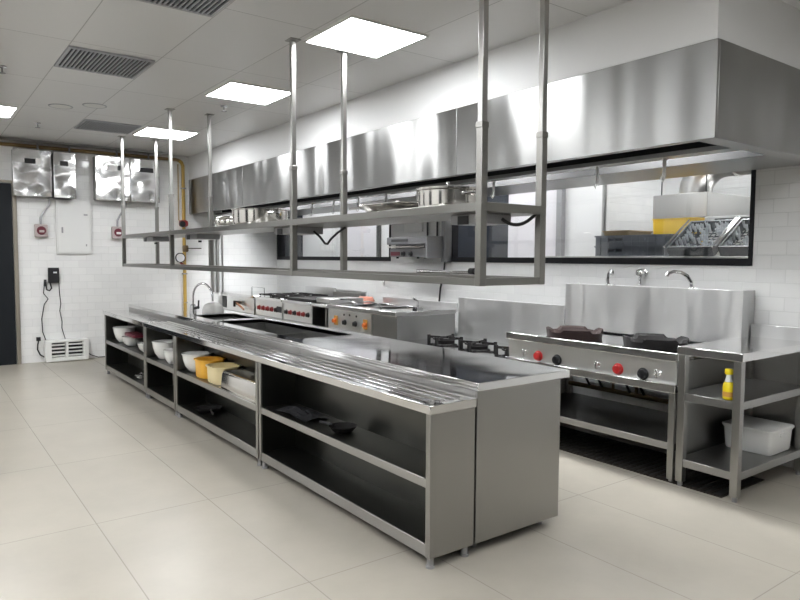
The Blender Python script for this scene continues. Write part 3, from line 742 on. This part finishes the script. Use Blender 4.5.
# ------------------------------------------------------------------ side table
t = thing('side_table', 'three tier steel side table at the right end of the cooking line', 'side table', (.21, 2.5, 0))
tx0, tx1, ty0, ty1 = .004, .420, 2.035, 2.99
MB().box(tx0, tx1, ty0, ty1, .858, .909).build('table_top', M_STEEL_TOP, t, .003)
MB().box(tx0, tx1, ty1 - .0, ty1 + .02, .87, 1.0).build('splashback', M_STEEL_SPLASH, t, .002)
for x in (tx0 + .03, tx1 - .032):
    for y in (ty0 + .03, ty1 - .06):
        l = MB().box(x - .024, x + .024, y - .024, y + .024, .03, .86).build('leg', M_STEEL_V, t, .003)
        MB().cyl((x, y, 0), (x, y, .032), .016, 12).build('foot', M_GREYPIPE, l)
MB().box(tx0 + .01, tx1 - .012, ty0 + .012, ty1 - .04, .562, .612).build('middle_shelf', M_STEEL_DK, t, .003)
MB().box(tx0 + .01, tx1 - .012, ty0 + .012, ty1 - .04, .132, .182).build('bottom_shelf', M_STEEL_DK, t, .003)
MB().box(tx0 + .05, tx1 - .055, ty1 - .035, ty1 - .03, .182, .858).build('back_panel', M_STEEL, t)
# dish soap bottle
bx, by, bz = .318, 2.08, .613
t = thing('soap_bottle', 'yellow dish soap bottle with a yellow cap on the side table middle shelf', 'bottle', (bx, by, bz))
MB().lathe([(.028, 0), (.033, .004), (.034, .07), (.032, .095), (.024, .11), (.004, .112)], (bx, by, bz), 24, sy=.7).build('body', M_LEMON, t, angle=50)
MB().lathe([(.022, .111), (.016, .135), (.014, .155), (.004, .156)], (bx, by, bz), 16).build('neck', M_GLASSWARE, t)
MB().lathe([(.022, .156), (.024, .162), (.024, .184), (.018, .19), (.003, .19)], (bx, by, bz), 16).build('cap', M_LEMON, t, angle=40)
MB().lathe([(.0345, .02), (.0345, .05)], (bx, by, bz), 24, sy=.71).build('label_band', M_AMBER, t)
# white bin
t = thing('storage_bin', 'white rectangular plastic bin with lid on the side table bottom shelf', 'bin', (.21, 2.62, .183))
tub(MB(), .05, .372, 2.55, 2.87, .183, .335, .03, .005, .95, rim=.006).build('body', M_WHITEPL, t, angle=40)
rbox(MB(), .040, .382, 2.54, 2.88, .335, .352, .03).build('lid', M_WHITEPL, t, .004)
MB().box(.374, .384, 2.66, 2.76, .30, .325).build('handle', M_WHITEPL, t, .003)

# ------------------------------------------------------------------ low stock-pot stove
t = thing('low_stove', 'low steel stove with black trivets between the fryer and the wok range', 'stove', (-2.3, 2.45, 0))
x0, x1 = -3.06, -1.545
MB().box(x0, x1, YR + .01, 2.86, .57, .615).build('hob_top', M_STEEL_TOP, t, .004)
MB().box(x0 + .01, x1 - .01, YR + .03, 2.86, .38, .57).build('front_panel', M_STEEL, t)
MB().box(x0 + .01, x1 - .01, YR + .04, 2.86, .14, .18).build('lower_shelf', M_STEEL_DK, t)
for x in (x0 + .03, x1 - .03):
    for y in (YR + .05, 2.82): MB().box(x - .02, x + .02, y - .02, y + .02, 0, .39).build('leg', M_STEEL_V, t)
MB().box(x0, -1.605, 2.872, 2.892, .60, 1.04).build('backsplash', M_STEEL_SPLASH, t, .002)
def trivet(cx, cy):
    m = MB(); z = .655
    for k in range(4):
        a = 2 * PI * k / 4 + .4
        c_, s_ = math.cos(a), math.sin(a)
        m.bar((cx + .05 * c_, cy + .05 * s_, z), (cx + .19 * c_, cy + .19 * s_, z), .018, .024).box(cx + .185 * c_ - .012, cx + .185 * c_ + .012, cy + .185 * s_ - .012, cy + .185 * s_ + .012, .615, z + .02)
    m.lathe([(.125, .640), (.125, .654), (.112, .654), (.112, .640)], (cx, cy, 0), 24, close=True)
    b = m.build('trivet', M_IRON, t)
    MB().lathe([(.10, .616), (.10, .63), (.07, .645), (.02, .645)], (cx, cy, 0), 20).build('burner_head', M_IRON, b)
for cx in (-2.78, -2.30, -1.80):
    trivet(cx, 2.45)
for x in (-2.8, -2.5, -2.1, -1.8): knob(t, x, YR + .03, .48, M_BLACK)

# ------------------------------------------------------------------ fryer unit
t = thing('deep_fryer', 'steel fryer with amber thermostat dials and wide overhanging top', 'fryer', (-3.78, 2.45, 0))
x0, x1 = -4.47, -3.075
MB().plate((x0, x1), (YR, 2.86), .862, .91, [(-4.30, -3.86, 2.2, 2.7), (-3.76, -3.42, 2.2, 2.7)]).build('fryer_top', M_STEEL_TOP, t, .004)
MB().box(x0 + .01, -3.545, YR + .02, YR + .04, .62, .864).build('control_panel', M_STEEL_BR, t)
MB().box(x0 + .01, x1 - .012, YR + .03, 2.85, .08, .60).build('cabinet', M_STEEL_DK, t, .003)
MB().box(-3.54, x1 - .012, YR + .03, YR + .045, .60, .864).build('front_panel', M_STEEL_DK, t)
MB().box(x1 - .03, x1 - .012, YR + .045, 2.85, .60, .864).build('side_panel', M_STEEL_DK, t)
MB().box(x0 + .01, -3.545, YR + .005, YR + .05, .60, .635).build('lower_lip', M_STEEL, t, .003)
for x in (x0 + .08, x1 - .08):
    for y in (YR + .1, 2.78): MB().cyl((x, y, 0), (x, y, .082), .02, 12).build('leg', M_GREYPIPE, t)
for a, b in ((-4.30, -3.86), (-3.76, -3.42)):
    MB().box(a, b, 2.2, 2.7, .70, .71).box(a - .005, a, 2.2, 2.7, .70, .90).box(b, b + .005, 2.2, 2.7, .70, .90).box(a, b, 2.195, 2.2, .70, .90).box(a, b, 2.7, 2.705, .70, .90).build('oil_well', M_STEEL_DK, t)
for x in (-4.28, -3.66):
    k = MB().box(x - .04, x + .04, YR + .012, YR + .02, .68, .79).build('thermostat_plate', M_AMBER, t, .003)
    MB().lathe([(.032, 0), (.032, -.008), (.024, -.012), (.022, -.034), (.003, -.036)], (x + (-.01 if x < -4 else .01), YR + .012, .73), 18, 'y').build('dial', M_ORANGE, k)
for x, z in ((-4.08, .725), (-3.86, .725)): knob(t, x, YR + .02, z, M_BLACK, .026)
for x, z in ((-4.1, .81), (-3.98, .815), (-3.84, .81)): MB().lathe([(.012, 0), (.012, -.006), (.003, -.008)], (x, YR + .02, z), 12, 'y').build('indicator_lamp', M_DARK, t)
# fry basket handles and bracket on the top
for x in (-4.08, -3.59):
    b = MB()
    for i in range(9):
        q = x - .13 + i * .0325
        b.tube([(q, 2.24, .89), (q, 2.24, .76), (q, 2.6, .76), (q, 2.6, .89)], .0025, 5)
    for z in (.76, .82, .89): b.tube([(x - .13, 2.24, z), (x + .13, 2.24, z), (x + .13, 2.6, z), (x - .13, 2.6, z), (x - .13, 2.24, z)], .003, 5)
    bo = b.build('fry_basket', M_CHROME, t)
    MB().tube([(x, 2.24, .89), (x, 2.18, .96), (x, 2.06, .99), (x, 1.99, .99)], .008, 8).build('basket_handle', M_CHROME, bo)
MB().tube([(-3.3, 2.5, .91), (-3.3, 2.5, 1.0), (-3.3, 2.44, 1.03)], .012, 8).box(-3.34, -3.26, 2.46, 2.54, .91, .935).build('drain_tap', M_CHROME, t)
MB().box(x0, x1, 2.862, 2.882, .88, .975).build('rear_splash', M_STEEL_SPLASH, t, .002)
# salmon hose coil lying behind
t = thing('rubber_hose', 'salmon red rubber hose coil lying behind the shiny low steel box', 'hose', (-4.675, 2.735, .905))
m = MB()
for k in range(3): m.tube(arc((-4.675, 2.735, .918 + .018 * k), .125 - .012 * k, 0, 2 * PI, 24, (1, 0, 0), (0, .75, 0)), .0115, 8)
m.build('hose_coil', M_SALMON, t)

# ------------------------------------------------------------------ gap cabinet, burner ranges and tap cabinet further left
def range_unit(name, label, cat, x0, x1, split_top=True):
    t = thing(name, label, cat, ((x0 + x1) / 2, 2.45, 0))
    MB().box(x0, x1, YR, 2.86, .868, .905).build('hob_top', M_STEEL_TOP, t, .003)
    MB().box(x0 + .006, x1 - .006, YR + .02, YR + .04, .64, .87).build('control_panel', M_STEEL_BR, t)
    MB().box(x0 + .006, x1 - .006, YR + .012, YR + .05, .60, .645).build('lower_lip', M_STEEL, t, .003)
    MB().box(x0 + .006, x1 - .006, YR + .045, 2.85, .10, .865).build('body', M_STEEL_DK, t)
    for x in (x0 + .05, x1 - .05):
        for y in (YR + .1, 2.78): MB().cyl((x, y, 0), (x, y, .1), .022, 12).build('leg', M_GREYPIPE, t)
    return t
t = range_unit('griddle_range', 'steel range with a dark griddle and six black and red knobs', 'range', -5.64, -4.86)
for i in range(6): knob(t, -5.54 + i * .118, YR + .02, .745, M_DKRED if i in (1, 3, 4) else M_BLACK, .026)
MB().box(-5.60, -4.92, YR + .06, 2.80, .905, .935).build('griddle_plate', M_IRON, t, .004)
MB().box(-5.60, -4.92, 2.80, 2.815, .905, .99).build('griddle_guard', M_STEEL, t)
MB().box(-5.64, -4.86, 2.865, 2.885, .86, 1.02).build('backsplash', M_STEEL_SPLASH, t, .002)
t = range_unit('burner_range', 'steel four burner range with a row of dark red knobs', 'range', -6.52, -5.66)
for i in range(5): knob(t, -6.38 + i * .135, YR + .02, .75, M_DKRED if i < 4 else M_BLACK, .028)
MB().box(-5.83, -5.69, YR + .015, YR + .02, .72, .80).build('control_plate', M_BLACK, t)
for cx in (-6.3, -5.88):
    for cy in (2.26, 2.62):
        m = MB(); z = .94
        m.plate((cx - .18, cx + .18), (cy - .16, cy + .16), z - .014, z, [(cx - .165, cx + .165, cy - .145, cy + .145)])
        for a, b in (((-.17, 0), (-.05, 0)), ((.17, 0), (.05, 0)), ((0, -.15), (0, -.05)), ((0, .15), (0, .05))):
            m.bar((cx + a[0], cy + a[1], z - .004), (cx + b[0], cy + b[1], z - .004), .014, .016)
        for sx in (-1, 1):
            for sy in (-1, 1): m.box(cx + sx * .17 - .008, cx + sx * .17 + .008, cy + sy * .15 - .008, cy + sy * .15 + .008, .905, z)
        m.lathe([(.05, .906), (.05, .92), (.01, .925)], (cx, cy, 0), 16)
        m.build('pan_support', M_IRON, t)
MB().box(-6.52, -5.66, 2.865, 2.885, .86, 1.035).build('backsplash', M_STEEL_SPLASH, t, .002)
t = range_unit('boiling_cabinet', 'steel cabinet with wooden handled gas tap at the far end of the cooking line', 'cabinet', -7.80, -6.56)
MB().box(-7.77, -7.60, YR + .014, YR + .022, .67, .85).build('dark_slot', M_DARK, t)
k = MB().lathe([(.02, 0), (.02, -.02), (.03, -.025), (.03, -.05)], (-7.10, YR + .02, .77), 14, 'y').build('gas_cock', M_BRASS, t)
MB().bar((-7.10, YR - .03, .78), (-6.80, YR - .04, .69), .022, .022).build('cock_handle', M_WOOD, k, .004)
MB().bar((-7.22, YR - .02, .79), (-6.98, YR - .02, .79), .024, .024).bar((-7.2, YR - .02, .79), (-7.2, YR - .02, .71), .03).build('hose_spigot', M_RUSTIRON, k, .004)
MB().tube([(-7.3, 2.35, .905), (-7.3, 2.35, 1.0), (-6.85, 2.35, 1.0), (-6.85, 2.35, .905)], .006, 8).build('top_rail', M_CHROME, t)
t = thing('steel_cabinet', 'narrow steel cabinet with a dark open front between griddle range and fryer', 'cabinet', (-4.66, 2.45, 0))
MB().box(-4.85, -4.48, YR, 2.88, .868, .905).build('cabinet_top', M_STEEL_TOP, t, .003)
for x in (-4.845, -4.505): MB().box(x, x + .02, YR + .01, 2.85, .08, .868).build('side_panel', M_STEEL, t)
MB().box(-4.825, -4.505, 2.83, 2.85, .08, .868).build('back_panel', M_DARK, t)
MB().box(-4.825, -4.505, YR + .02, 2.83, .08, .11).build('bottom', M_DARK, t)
for x in (-4.82, -4.51):
    for y in (YR + .06, 2.80): MB().cyl((x, y, 0), (x, y, .082), .018, 10).build('leg', M_GREYPIPE, t)
tag(MB().box(-4.85, -4.52, 2.12, 2.60, .907, .965).build('steel_box', M_STEEL, bevel=.006), 'shiny low steel box on the narrow cabinet right of the griddle', 'box')

# ------------------------------------------------------------------ salamander grill on the back wall
t = thing('salamander_grill', 'grey wall mounted salamander grill between the two windows', 'grill', (-3.7, 2.83, 1.46))
a, b = -4.17, -3.43
MB().box(a, b, 2.75, 2.82, 1.475, 1.575).build('lower_body', M_GREYGRILL, t, .004)
MB().box(a, b, 2.70, YB - .01, 1.62, 1.705).build('upper_body', M_GREYGRILL, t, .005)
MB().box(a + .02, b - .02, 2.82, YB - .01, 1.475, 1.63).build('rear_body', M_GREYGRILL, t)
MB().box(b, b + .03, 2.70, YB - .01, 1.46, 1.71).box(b + .0, b + .06, 2.93, YB - .01, 1.42, 2.05).build('side_column', M_GREYGRILL, t, .004)
MB().box(a + .1, a + .42, 2.695, 2.70, 1.65, 1.68).build('top_slot', M_DARK, t)
MB().box(a + .03, b - .03, 2.69, 2.83, 1.583, 1.598).build('grill_rack', M_POLISH, t)
MB().box(a + .02, a + .2, 2.745, 2.75, 1.49, 1.535).build('badge_plate', M_MAROON, t)
for x in (a + .28, a + .42): knob(t, x, 2.75, 1.51, M_BLACK, .024)
for x in (a + .1, a + .5, b - .1): MB().cyl((x, 2.79, 1.455), (x, 2.79, 1.476), .016).build('foot', M_BLACK, t)
for x in (-3.80, -3.62): MB().tube([(x, YB - .02, 1.70), (x, YB - .02, 2.08)], .011, 8).build('supply_pipe', M_DARK, t)
tag(MB().box(-4.25, -3.90, YB - .03, YB - .0005, 1.78, 2.05).build('white_tile_board', M_WHITEPL, bevel=.004), 'white board on the back wall above the salamander grill', 'board')
MB().tube([(-3.46, YB - .03, 1.47), (-3.48, YB - .03, 1.30), (-3.54, YB - .03, 1.12), (-3.56, YB - .03, .96)], .011, 8).build('power_cable', M_BLACK, t)

# ------------------------------------------------------------------ left wall equipment
XB = XW + .20
def control_box(y0, y1, label, plate, sticker=None):
    t = thing('electrical_box', label, 'electrical box', (XW + .1, (y0 + y1) / 2, 2.25), 'steel electrical boxes on the left wall')
    MB().box(XW + .002, XB - .02, y0 + .006, y1 - .006, 2.258, 2.862).build('housing', M_STEEL_DK, t, .004)
    d = MB().box(XB - .02, XB, y0, y1, 2.252, 2.868).build('door', M_STEEL_BOX, t, .006)
    p0, p1 = plate
    MB().box(XB, XB + .004, p0, p1, 2.68, 2.745).build('display_plate', M_BLACK, d)
    if sticker: MB().box(XB, XB + .004, sticker[0], sticker[1], 2.67, 2.75).build('sticker', M_PAPER, d)
    MB().tube([(XW + .1, (y0 + y1) / 2 + .08, 2.862), (XW + .1, (y0 + y1) / 2 + .08, ZC - .003)], .012, 8).build('conduit', M_GREYPIPE, t)
control_box(-.795, -.343, 'leftmost shiny steel electrical box, beside the black door', (-.66, -.53), (-.525, -.47))
control_box(-.318, -.045, 'narrow shiny steel electrical box above the white access panel', (-.24, -.14))
control_box(.205, .662, 'wide shiny steel electrical box, third from the black door', (.50, .55), (.36, .49))
control_box(.672, 1.078, 'shiny steel electrical box nearest the yellow gas pipe', (.80, .99))
t = thing('access_panel', 'off white steel access panel on the tiled left wall', 'access panel', (XW, -.05, 1.49))
MB().box(XW + .001, XW + .03, -.282, .172, 1.49, 2.24).build('frame', M_PANEL, t, .004)
d = MB().box(XW + .03, XW + .04, -.262, .152, 1.51, 2.225).build('door', M_PANEL, t, .003)
MB().box(XW + .04, XW + .048, -.215, -.195, 1.78, 1.86).build('latch', M_GREYPIPE, d)
MB().box(XW + .04, XW + .046, .09, .105, 1.60, 1.63).build('hinge', M_GREYPIPE, d)
MB().box(XW + .04, XW + .046, .07, .12, 2.03, 2.05).build('nameplate', M_GREYPIPE, d)
def isolator(y, label, red):
    t = thing('isolator_switch', label, 'switch', (XW, y, 1.80), 'isolator switches on the left wall')
    MB().box(XW + .001, XW + .075, y - .08, y + .08, 1.715, 1.89).build('box', M_PINKGREY, t, .012)
    MB().lathe([(.055, .075), (.058, .085), (.05, .095), (.01, .095)], (XW, y, 1.805), 20, 'x').build('dial', M_MAROON, t)
    MB().box(XW + .095, XW + .115, y - .03, y + .03, 1.78, 1.81).build('grip', M_PINKGREY if not red else M_WHITEPL, t, .004)
    MB().tube([(XW + .03, y, 1.885), (XW + .03, y, 1.98), (XW + .03, y + .04, 2.06), (XW + .03, y + .11, 2.16), (XW + .03, y + .12, 2.25)], .014, 8).build('conduit', M_GREYPIPE, t)
isolator(-.467, 'isolator switch with a pinkish box, under the leftmost electrical box', False)
isolator(.518, 'isolator switch with a dark red dial, at the end of the hanging shelf', True)
t = thing('wall_phone', 'black wall phone with a looped handset cord on the tiled wall', 'phone', (XW, -.32, 1.09))
MB().box(XW + .001, XW + .055, -.395, -.26, 1.09, 1.30).build('body', M_BLACK, t, .008)
MB().box(XW + .055, XW + .06, -.335, -.29, 1.225, 1.245).build('card', M_PAPER, t)
MB().tube([(XW + .05, -.38, 1.11), (XW + .05, -.36, 1.02), (XW + .05, -.385, .985), (XW + .05, -.42, 1.0), (XW + .05, -.43, 1.08)], .010, 8).build('handset_cord', M_BLACK, t)
MB().tube([(XW + .05, -.435, 1.14), (XW + .05, -.44, 1.05)], .018, 10).build('handset', M_BLACK, t)
tag(MB().tube([(XW + .012, -.44, 1.09), (XW + .012, -.455, .95), (XW + .012, -.40, .87), (XW + .012, -.45, .80), (XW + .012, -.485, .60), (XW + .012, -.48, .42), (XW + .012, -.44, .29)], .006, 6).build('phone_cable', M_BLACK), 'left black cable running from the wall phone down to the floor', 'cable', 'cables under the wall phone')
tag(MB().tube([(XW + .012, -.262, 1.12), (XW + .012, -.258, .95), (XW + .012, -.245, .80), (XW + .012, -.26, .70), (XW + .012, -.235, .55), (XW + .012, -.24, .46), (XW + .012, -.20, .30)], .005, 6).build('phone_cable', M_BLACK), 'right thin cable running from the wall phone down to the floor', 'cable', 'cables under the wall phone')
tag(MB().tube([(XW + .02, .06, .10), (XW + .02, .13, .05), (XW + .025, .22, .012), (XW + .03, .40, .010), (XW + .03, .62, .008)], .007, 6).build('floor_cable', M_BLACK), 'black cable lying along the wall foot right of the louvred unit', 'cable')
t = thing('louvred_unit', 'white plastic louvred unit standing on the floor against the tiled wall', 'louvred unit', (XW + .08, -.2, 0))
MB().plate((-.47, .08), (.004, .305), XW + .01, XW + .13, [(-.39, -.215, .06, .265), (-.18, .01, .06, .265)], 'yzx').build('casing', M_WHITEPL, t, .014, seg=3)
MB().box(XW + .012, XW + .05, -.44, .05, .03, .285).build('backing', M_DARK, t)
m = MB()
for y0, y1 in ((-.39, -.215), (-.18, .01)):
    for k in range(4):
        z = .085 + k * .05
        m.bar((XW + .10, y0, z), (XW + .10, y1, z), .04, .018)
m.build('louvre', M_WHITEPL, t)
tag(MB().tube([(XW + .03, -.53, .315), (XW + .03, -.545, .25), (XW + .03, -.55, .18), (XW + .03, -.52, .11), (XW + .03, -.47, .07)], .009, 8).box(XW + .001, XW + .05, -.56, -.51, .30, .35).build('plug_lead', M_BLACK), 'black plug and lead at the left of the louvred unit', 'plug')

# gas pipes
t = thing('gas_pipe', 'yellow gas pipe running under the ceiling and down the left wall', 'gas pipe', (XW + .05, 1.47, .3))
MB().tube([(XW + .05, -3.0, 2.925), (XW + .05, 1.38, 2.925), (XW + .05, 1.42, 2.915)], .024, 12).build('ceiling_run', M_GASPIPE_SHADE, t)
MB().tube([(XW + .05, 1.42, 2.915), (XW + .05, 1.455, 2.89), (XW + .05, 1.475, 2.84), (XW + .05, 1.48, .35)], .026, 12).build('riser', M_GASPIPE, t)
MB().tube([(XW + .05, 1.40, 2.86), (XW + .05, 1.40, 2.02), (XW + .05, 1.47, 1.97)], .011, 8).build('branch_pipe', M_TANPIPE, t)
for z in (2.5, 1.2, .75): MB().box(XW, XW + .08, 1.45, 1.51, z - .01, z + .01).build('pipe_clip', M_GREYPIPE, t)
v = MB().lathe([(.04, -.06), (.055, -.03), (.055, .03), (.04, .06)], (XW + .10, 1.455, 1.965), 14, 'y').build('solenoid_valve', M_DKRED, t)
MB().lathe([(.045, .0), (.045, .02), (.01, .025)], (XW + .15, 1.42, 1.955), 16, 'x').build('valve_cap', M_BLACK, v)
v = MB().lathe([(.035, -.05), (.045, -.03), (.045, .03), (.035, .05)], (XW + .07, 1.49, 1.585), 14, 'z').build('ball_valve', M_BRASS, t)
MB().bar((XW + .11, 1.50, 1.59), (XW + .11, 1.72, 1.59), .022, .012).build('valve_lever', M_RUSTIRON, v)
g = MB().lathe([(.075, .09), (.075, .12), (.066, .125), (.062, .118)], (XW, 1.395, 1.445), 24, 'x').build('pressure_gauge', M_BLACK, t)
MB().lathe([(.064, .117), (.064, .119), (.004, .119)], (XW, 1.395, 1.445), 24, 'x').build('dial_face', M_PAPER, g)
MB().cyl((XW + .10, 1.40, 1.37), (XW + .06, 1.47, 1.33), .016, 10).build('gauge_stem', M_DKRED, g)
for y, l in ((1.93, 'left steel conduit pipe on the left wall near the corner'), (2.012, 'middle steel conduit pipe on the left wall near the corner'), (2.095, 'right thin steel conduit pipe on the left wall near the corner')):
    tag(MB().cyl((XW + .03, y, .905), (XW + .03, y, 1.98), .026 if y < 2.05 else .012, 12).build('conduit_pipe', M_STEEL_V), l, 'conduit', 'vertical conduits on the left wall')
t = thing('cable_tray', 'dark cable tray along the top of the left wall above the electrical boxes', 'cable tray', (XW + .25, 0, 2.94))
MB().box(XW + .215, XW + .285, -3.0, 1.20, 2.95, 2.96).box(XW + .215, XW + .22, -3.0, 1.20, 2.95, 2.98).box(XW + .28, XW + .285, -3.0, 1.20, 2.95, 2.98).build('channel', M_STEEL_DK, t)
for y in (-1.5, -.2, 1.1): MB().cyl((XW + .25, y, 2.955), (XW + .25, y, ZC), .005, 8).build('hanger', M_GREYPIPE, t)

# ------------------------------------------------------------------ scullery seen through the right window
t = thing('pass_shelf', 'steel pass shelf behind the right window carrying crates and racks', 'shelf', (-1.3, 3.6, 1.46))
MB().box(-2.25, .6, 3.20, 4.55, 1.46, 1.49).build('shelf_top', M_STEEL, t, .003)
for x in (-2.2, .55):
    for y in (3.25, 4.5): MB().box(x - .02, x + .02, y - .02, y + .02, 0, 1.46).build('leg', M_STEEL_V, t)
def crate(z, label):
    x0, x1, y0, y1, h = -1.74, -.95, 3.48, 3.98, .098
    t = thing('stacking_crate', label, 'crate', ((x0 + x1) / 2, (y0 + y1) / 2, z), 'stacked grey crates behind the right window')
    xm = (x0 + x1) / 2
    f = MB().plate((x0, x1), (z, z + h), y0, y0 + .015, [(xm - .26, xm - .10, z + .045, z + .068), (xm + .14, xm + .30, z + .045, z + .068)], 'xzy')
    f.build('front_wall', M_GREYPL, t)
    MB().box(x0, x1, y1 - .015, y1, z, z + h).box(x0, x0 + .015, y0 + .015, y1 - .015, z, z + h).box(x1 - .015, x1, y0 + .015, y1 - .015, z, z + h).build('walls', M_GREYPL, t)
    MB().box(x0 + .015, x1 - .015, y0 + .015, y1 - .015, z, z + .008).build('base', M_GREYPL, t)
    MB().plate((x0 - .008, x1 + .008), (y0 - .008, y1 + .008), z + h - .014, z + h, [(x0 + .012, x1 - .012, y0 + .012, y1 - .012)]).build('rim', M_GREYPL, t)
    m = MB()
    for k in range(9):
        x = x0 + .05 + k * .085
        m.box(x, x + .012, y0 - .006, y0, z + .005, z + h - .014)
    m.build('rib', M_GREYPL, t)
crate(1.491, 'lower grey stacking crate behind the right window')
crate(1.590, 'upper grey stacking crate behind the right window')
def dish_rack(x, y, z, label, n=9, w=.40):
    t = thing('dish_rack', label, 'dish rack', (x, y, z), 'tilted dark dish racks behind the right window')
    T = Matrix.Translation((x, y, z)) @ Matrix.Rotation(math.radians(33), 4, 'X')
    def mk(): q = MB(); q.T = T; return q
    m = mk(); L = .44; h = .09
    m.plate((0, w), (0, L), 0, h, [(.016, w - .016, .016, L - .016)])
    m.build('frame', M_DKCRATE, t)
    m = mk()
    for k in range(1, n): m.bar((w * k / n, .01, .012), (w * k / n, L - .01, .012), .008)
    for k in range(1, n): m.bar((.01, L * k / n, .012), (w - .01, L * k / n, .012), .008)
    m.build('grid', M_DKCRATE, t)
    m = mk(); rr = random.Random(int(x * 100))
    for i in range(n):
        for j in range(n):
            cx, cy = w * (i + .5) / n, L * (j + .5) / n
            if .02 < cx < w - .02 and .02 < cy < L - .02 and rr.random() < .62:
                m.lathe([(.010, .02), (.015, .07 + .02 * rr.random()), (.012, .075), (.008, .03)], (cx, cy, 0), 7)
    o = m.build('small_glasses', M_GLASSWARE, t); o['kind'] = 'stuff'
    MB2 = mk().tube([(-.012, -.01, .10), (-.012, L, .10)], .009, 6).tube([(w + .012, -.01, .10), (w + .012, L, .10)], .009, 6)
    MB2.build('side_rail', M_CHROME, t)
    # prop behind so the rack rests on the shelf
    MB().bar((x + .05, y + L * .84, z), (x + .05, y + L * .84, z + .235), .02).bar((x + w - .05, y + L * .84, z), (x + w - .05, y + L * .84, z + .235), .02).build('prop', M_DKCRATE, t)
dish_rack(-.905, 3.40, 1.492, 'left tilted dark dish rack of small glasses behind the right window')
dish_rack(-.455, 3.40, 1.492, 'right tilted dark dish rack of small glasses beside the window frame')
t = thing('yellow_crate', 'yellow plastic crate behind the grey crates and dish racks', 'crate', (-1.22, 4.2, 1.491))
tub(MB(), -1.49, -1.04, 4.02, 4.4, 1.491, 1.86, .04, .008, .94).build('body', M_YELLOWBR, t, angle=40)
t = thing('white_dish_rack', 'white rack with dark dishes behind the tilted dish racks', 'dish rack', (-.62, 4.2, 1.491))
MB().plate((-.96, -.35), (4.05, 4.4), 1.491, 1.86, [(-.945, -.365, 4.065, 4.385)]).build('body', M_WHITEPL, t, .004)
MB().box(-.86, -.40, 4.045, 4.052, 1.76, 1.84).build('dark_panel', M_DARK, t)
for k in range(6): MB().lathe([(.03, -.008), (.031, 0), (.02, .0)], (-.82 + k * .075, 4.043, 1.80), 14, 'y').build('dish', M_GREYPIPE, t)
tag(tub(MB(), -1.70, -1.40, 3.52, 3.92, 1.690, 1.735, .03, .006, .95).build('brown_tray', M_TANPIPE, angle=40), 'brown edged tray on top of the grey crates', 'tray')
t = thing('scullery_hood', 'boxy steel hood with a round duct in the room beyond the right window', 'extraction hood', (-1.5, 5.2, 1.9))
MB().box(-1.85, -1.24, 4.6, 5.94, 1.90, 2.15).build('canopy', M_STEEL, t, .004)
MB().box(-1.83, -1.26, 4.62, 5.92, 1.885, 1.902).build('filter', M_DARK, t)
pts = arc((-1.27, 5.0, 2.17), .33, PI, PI / 2, 6)
MB().tube([(-1.60, 5.0, 2.14)] + pts + [(-.3, 5.0, 2.50), (.6, 5.0, 2.50)], .17, 20).build('duct', M_STEEL, t, angle=25)
for x in (-1.15, -.75): MB().lathe([(.172, 0), (.18, .004), (.18, .03), (.172, .034)], (x, 5.0, 2.5), 24, 'x').build('duct_band', M_POLISH, t)
for x in (-1.8, -1.3): MB().cyl((x, 4.68, 2.15), (x, 4.68, ZC), .007, 8).build('hanger_rod', M_DARK, t)
t = thing('socket_plate', 'white double socket plate on the corridor wall beyond the left window', 'socket', (-8.5, 4.4, 1.6))
MB().box(-8.78, -8.20, 4.385, 4.4, 1.56, 1.72).build('plate', M_PANEL, t, .004)
for k in range(3): MB().box(-8.70 + k * .17, -8.58 + k * .17, 4.38, 4.386, 1.60, 1.68).build('outlet', M_WHITEPL, t, .002)

# ------------------------------------------------------------------ world, camera, view
w = bpy.data.worlds.new('world'); S.world = w; w.use_nodes = True
w.node_tree.nodes['Background'].inputs[0].default_value = (.8, .85, .9, 1); w.node_tree.nodes['Background'].inputs[1].default_value = .3
cam = bpy.data.cameras.new('camera'); co = bpy.data.objects.new('camera', cam); COL.objects.link(co)
rt = Vector((0.59416069, 0.80432672, 0.00562167)); up = Vector((-0.05489414, 0.03357581, 0.9979275)); fw = Vector((-0.802471, 0.59323789, -0.06410225))
M = Matrix((rt, up, -fw)).transposed().to_4x4(); M.translation = (2.33134676, -1.90250402, 1.46676829)
co.matrix_world = M
cam.sensor_fit = 'HORIZONTAL'; cam.sensor_width = 36; cam.lens = 660.667 / 800 * 36
cam.clip_start = .05
S.camera = co
S.view_settings.view_transform = 'Standard'; S.view_settings.look = 'None'; S.view_settings.gamma = 1; S.view_settings.use_curve_mapping = False
S.view_settings.exposure = 1.28
try:
    S.cycles.max_bounces = 12; S.cycles.transmission_bounces = 8; S.cycles.glossy_bounces = 8; S.cycles.use_denoising = True; S.cycles.denoiser = 'OPENIMAGEDENOISE'; S.cycles.denoising_input_passes = 'RGB_ALBEDO_NORMAL'; S.cycles.denoising_prefilter = 'ACCURATE'
    S.cycles.sample_clamp_indirect = 4.0; S.cycles.blur_glossy = .6; S.cycles.use_light_tree = True
    S.cycles.caustics_reflective = False
except Exception: pass
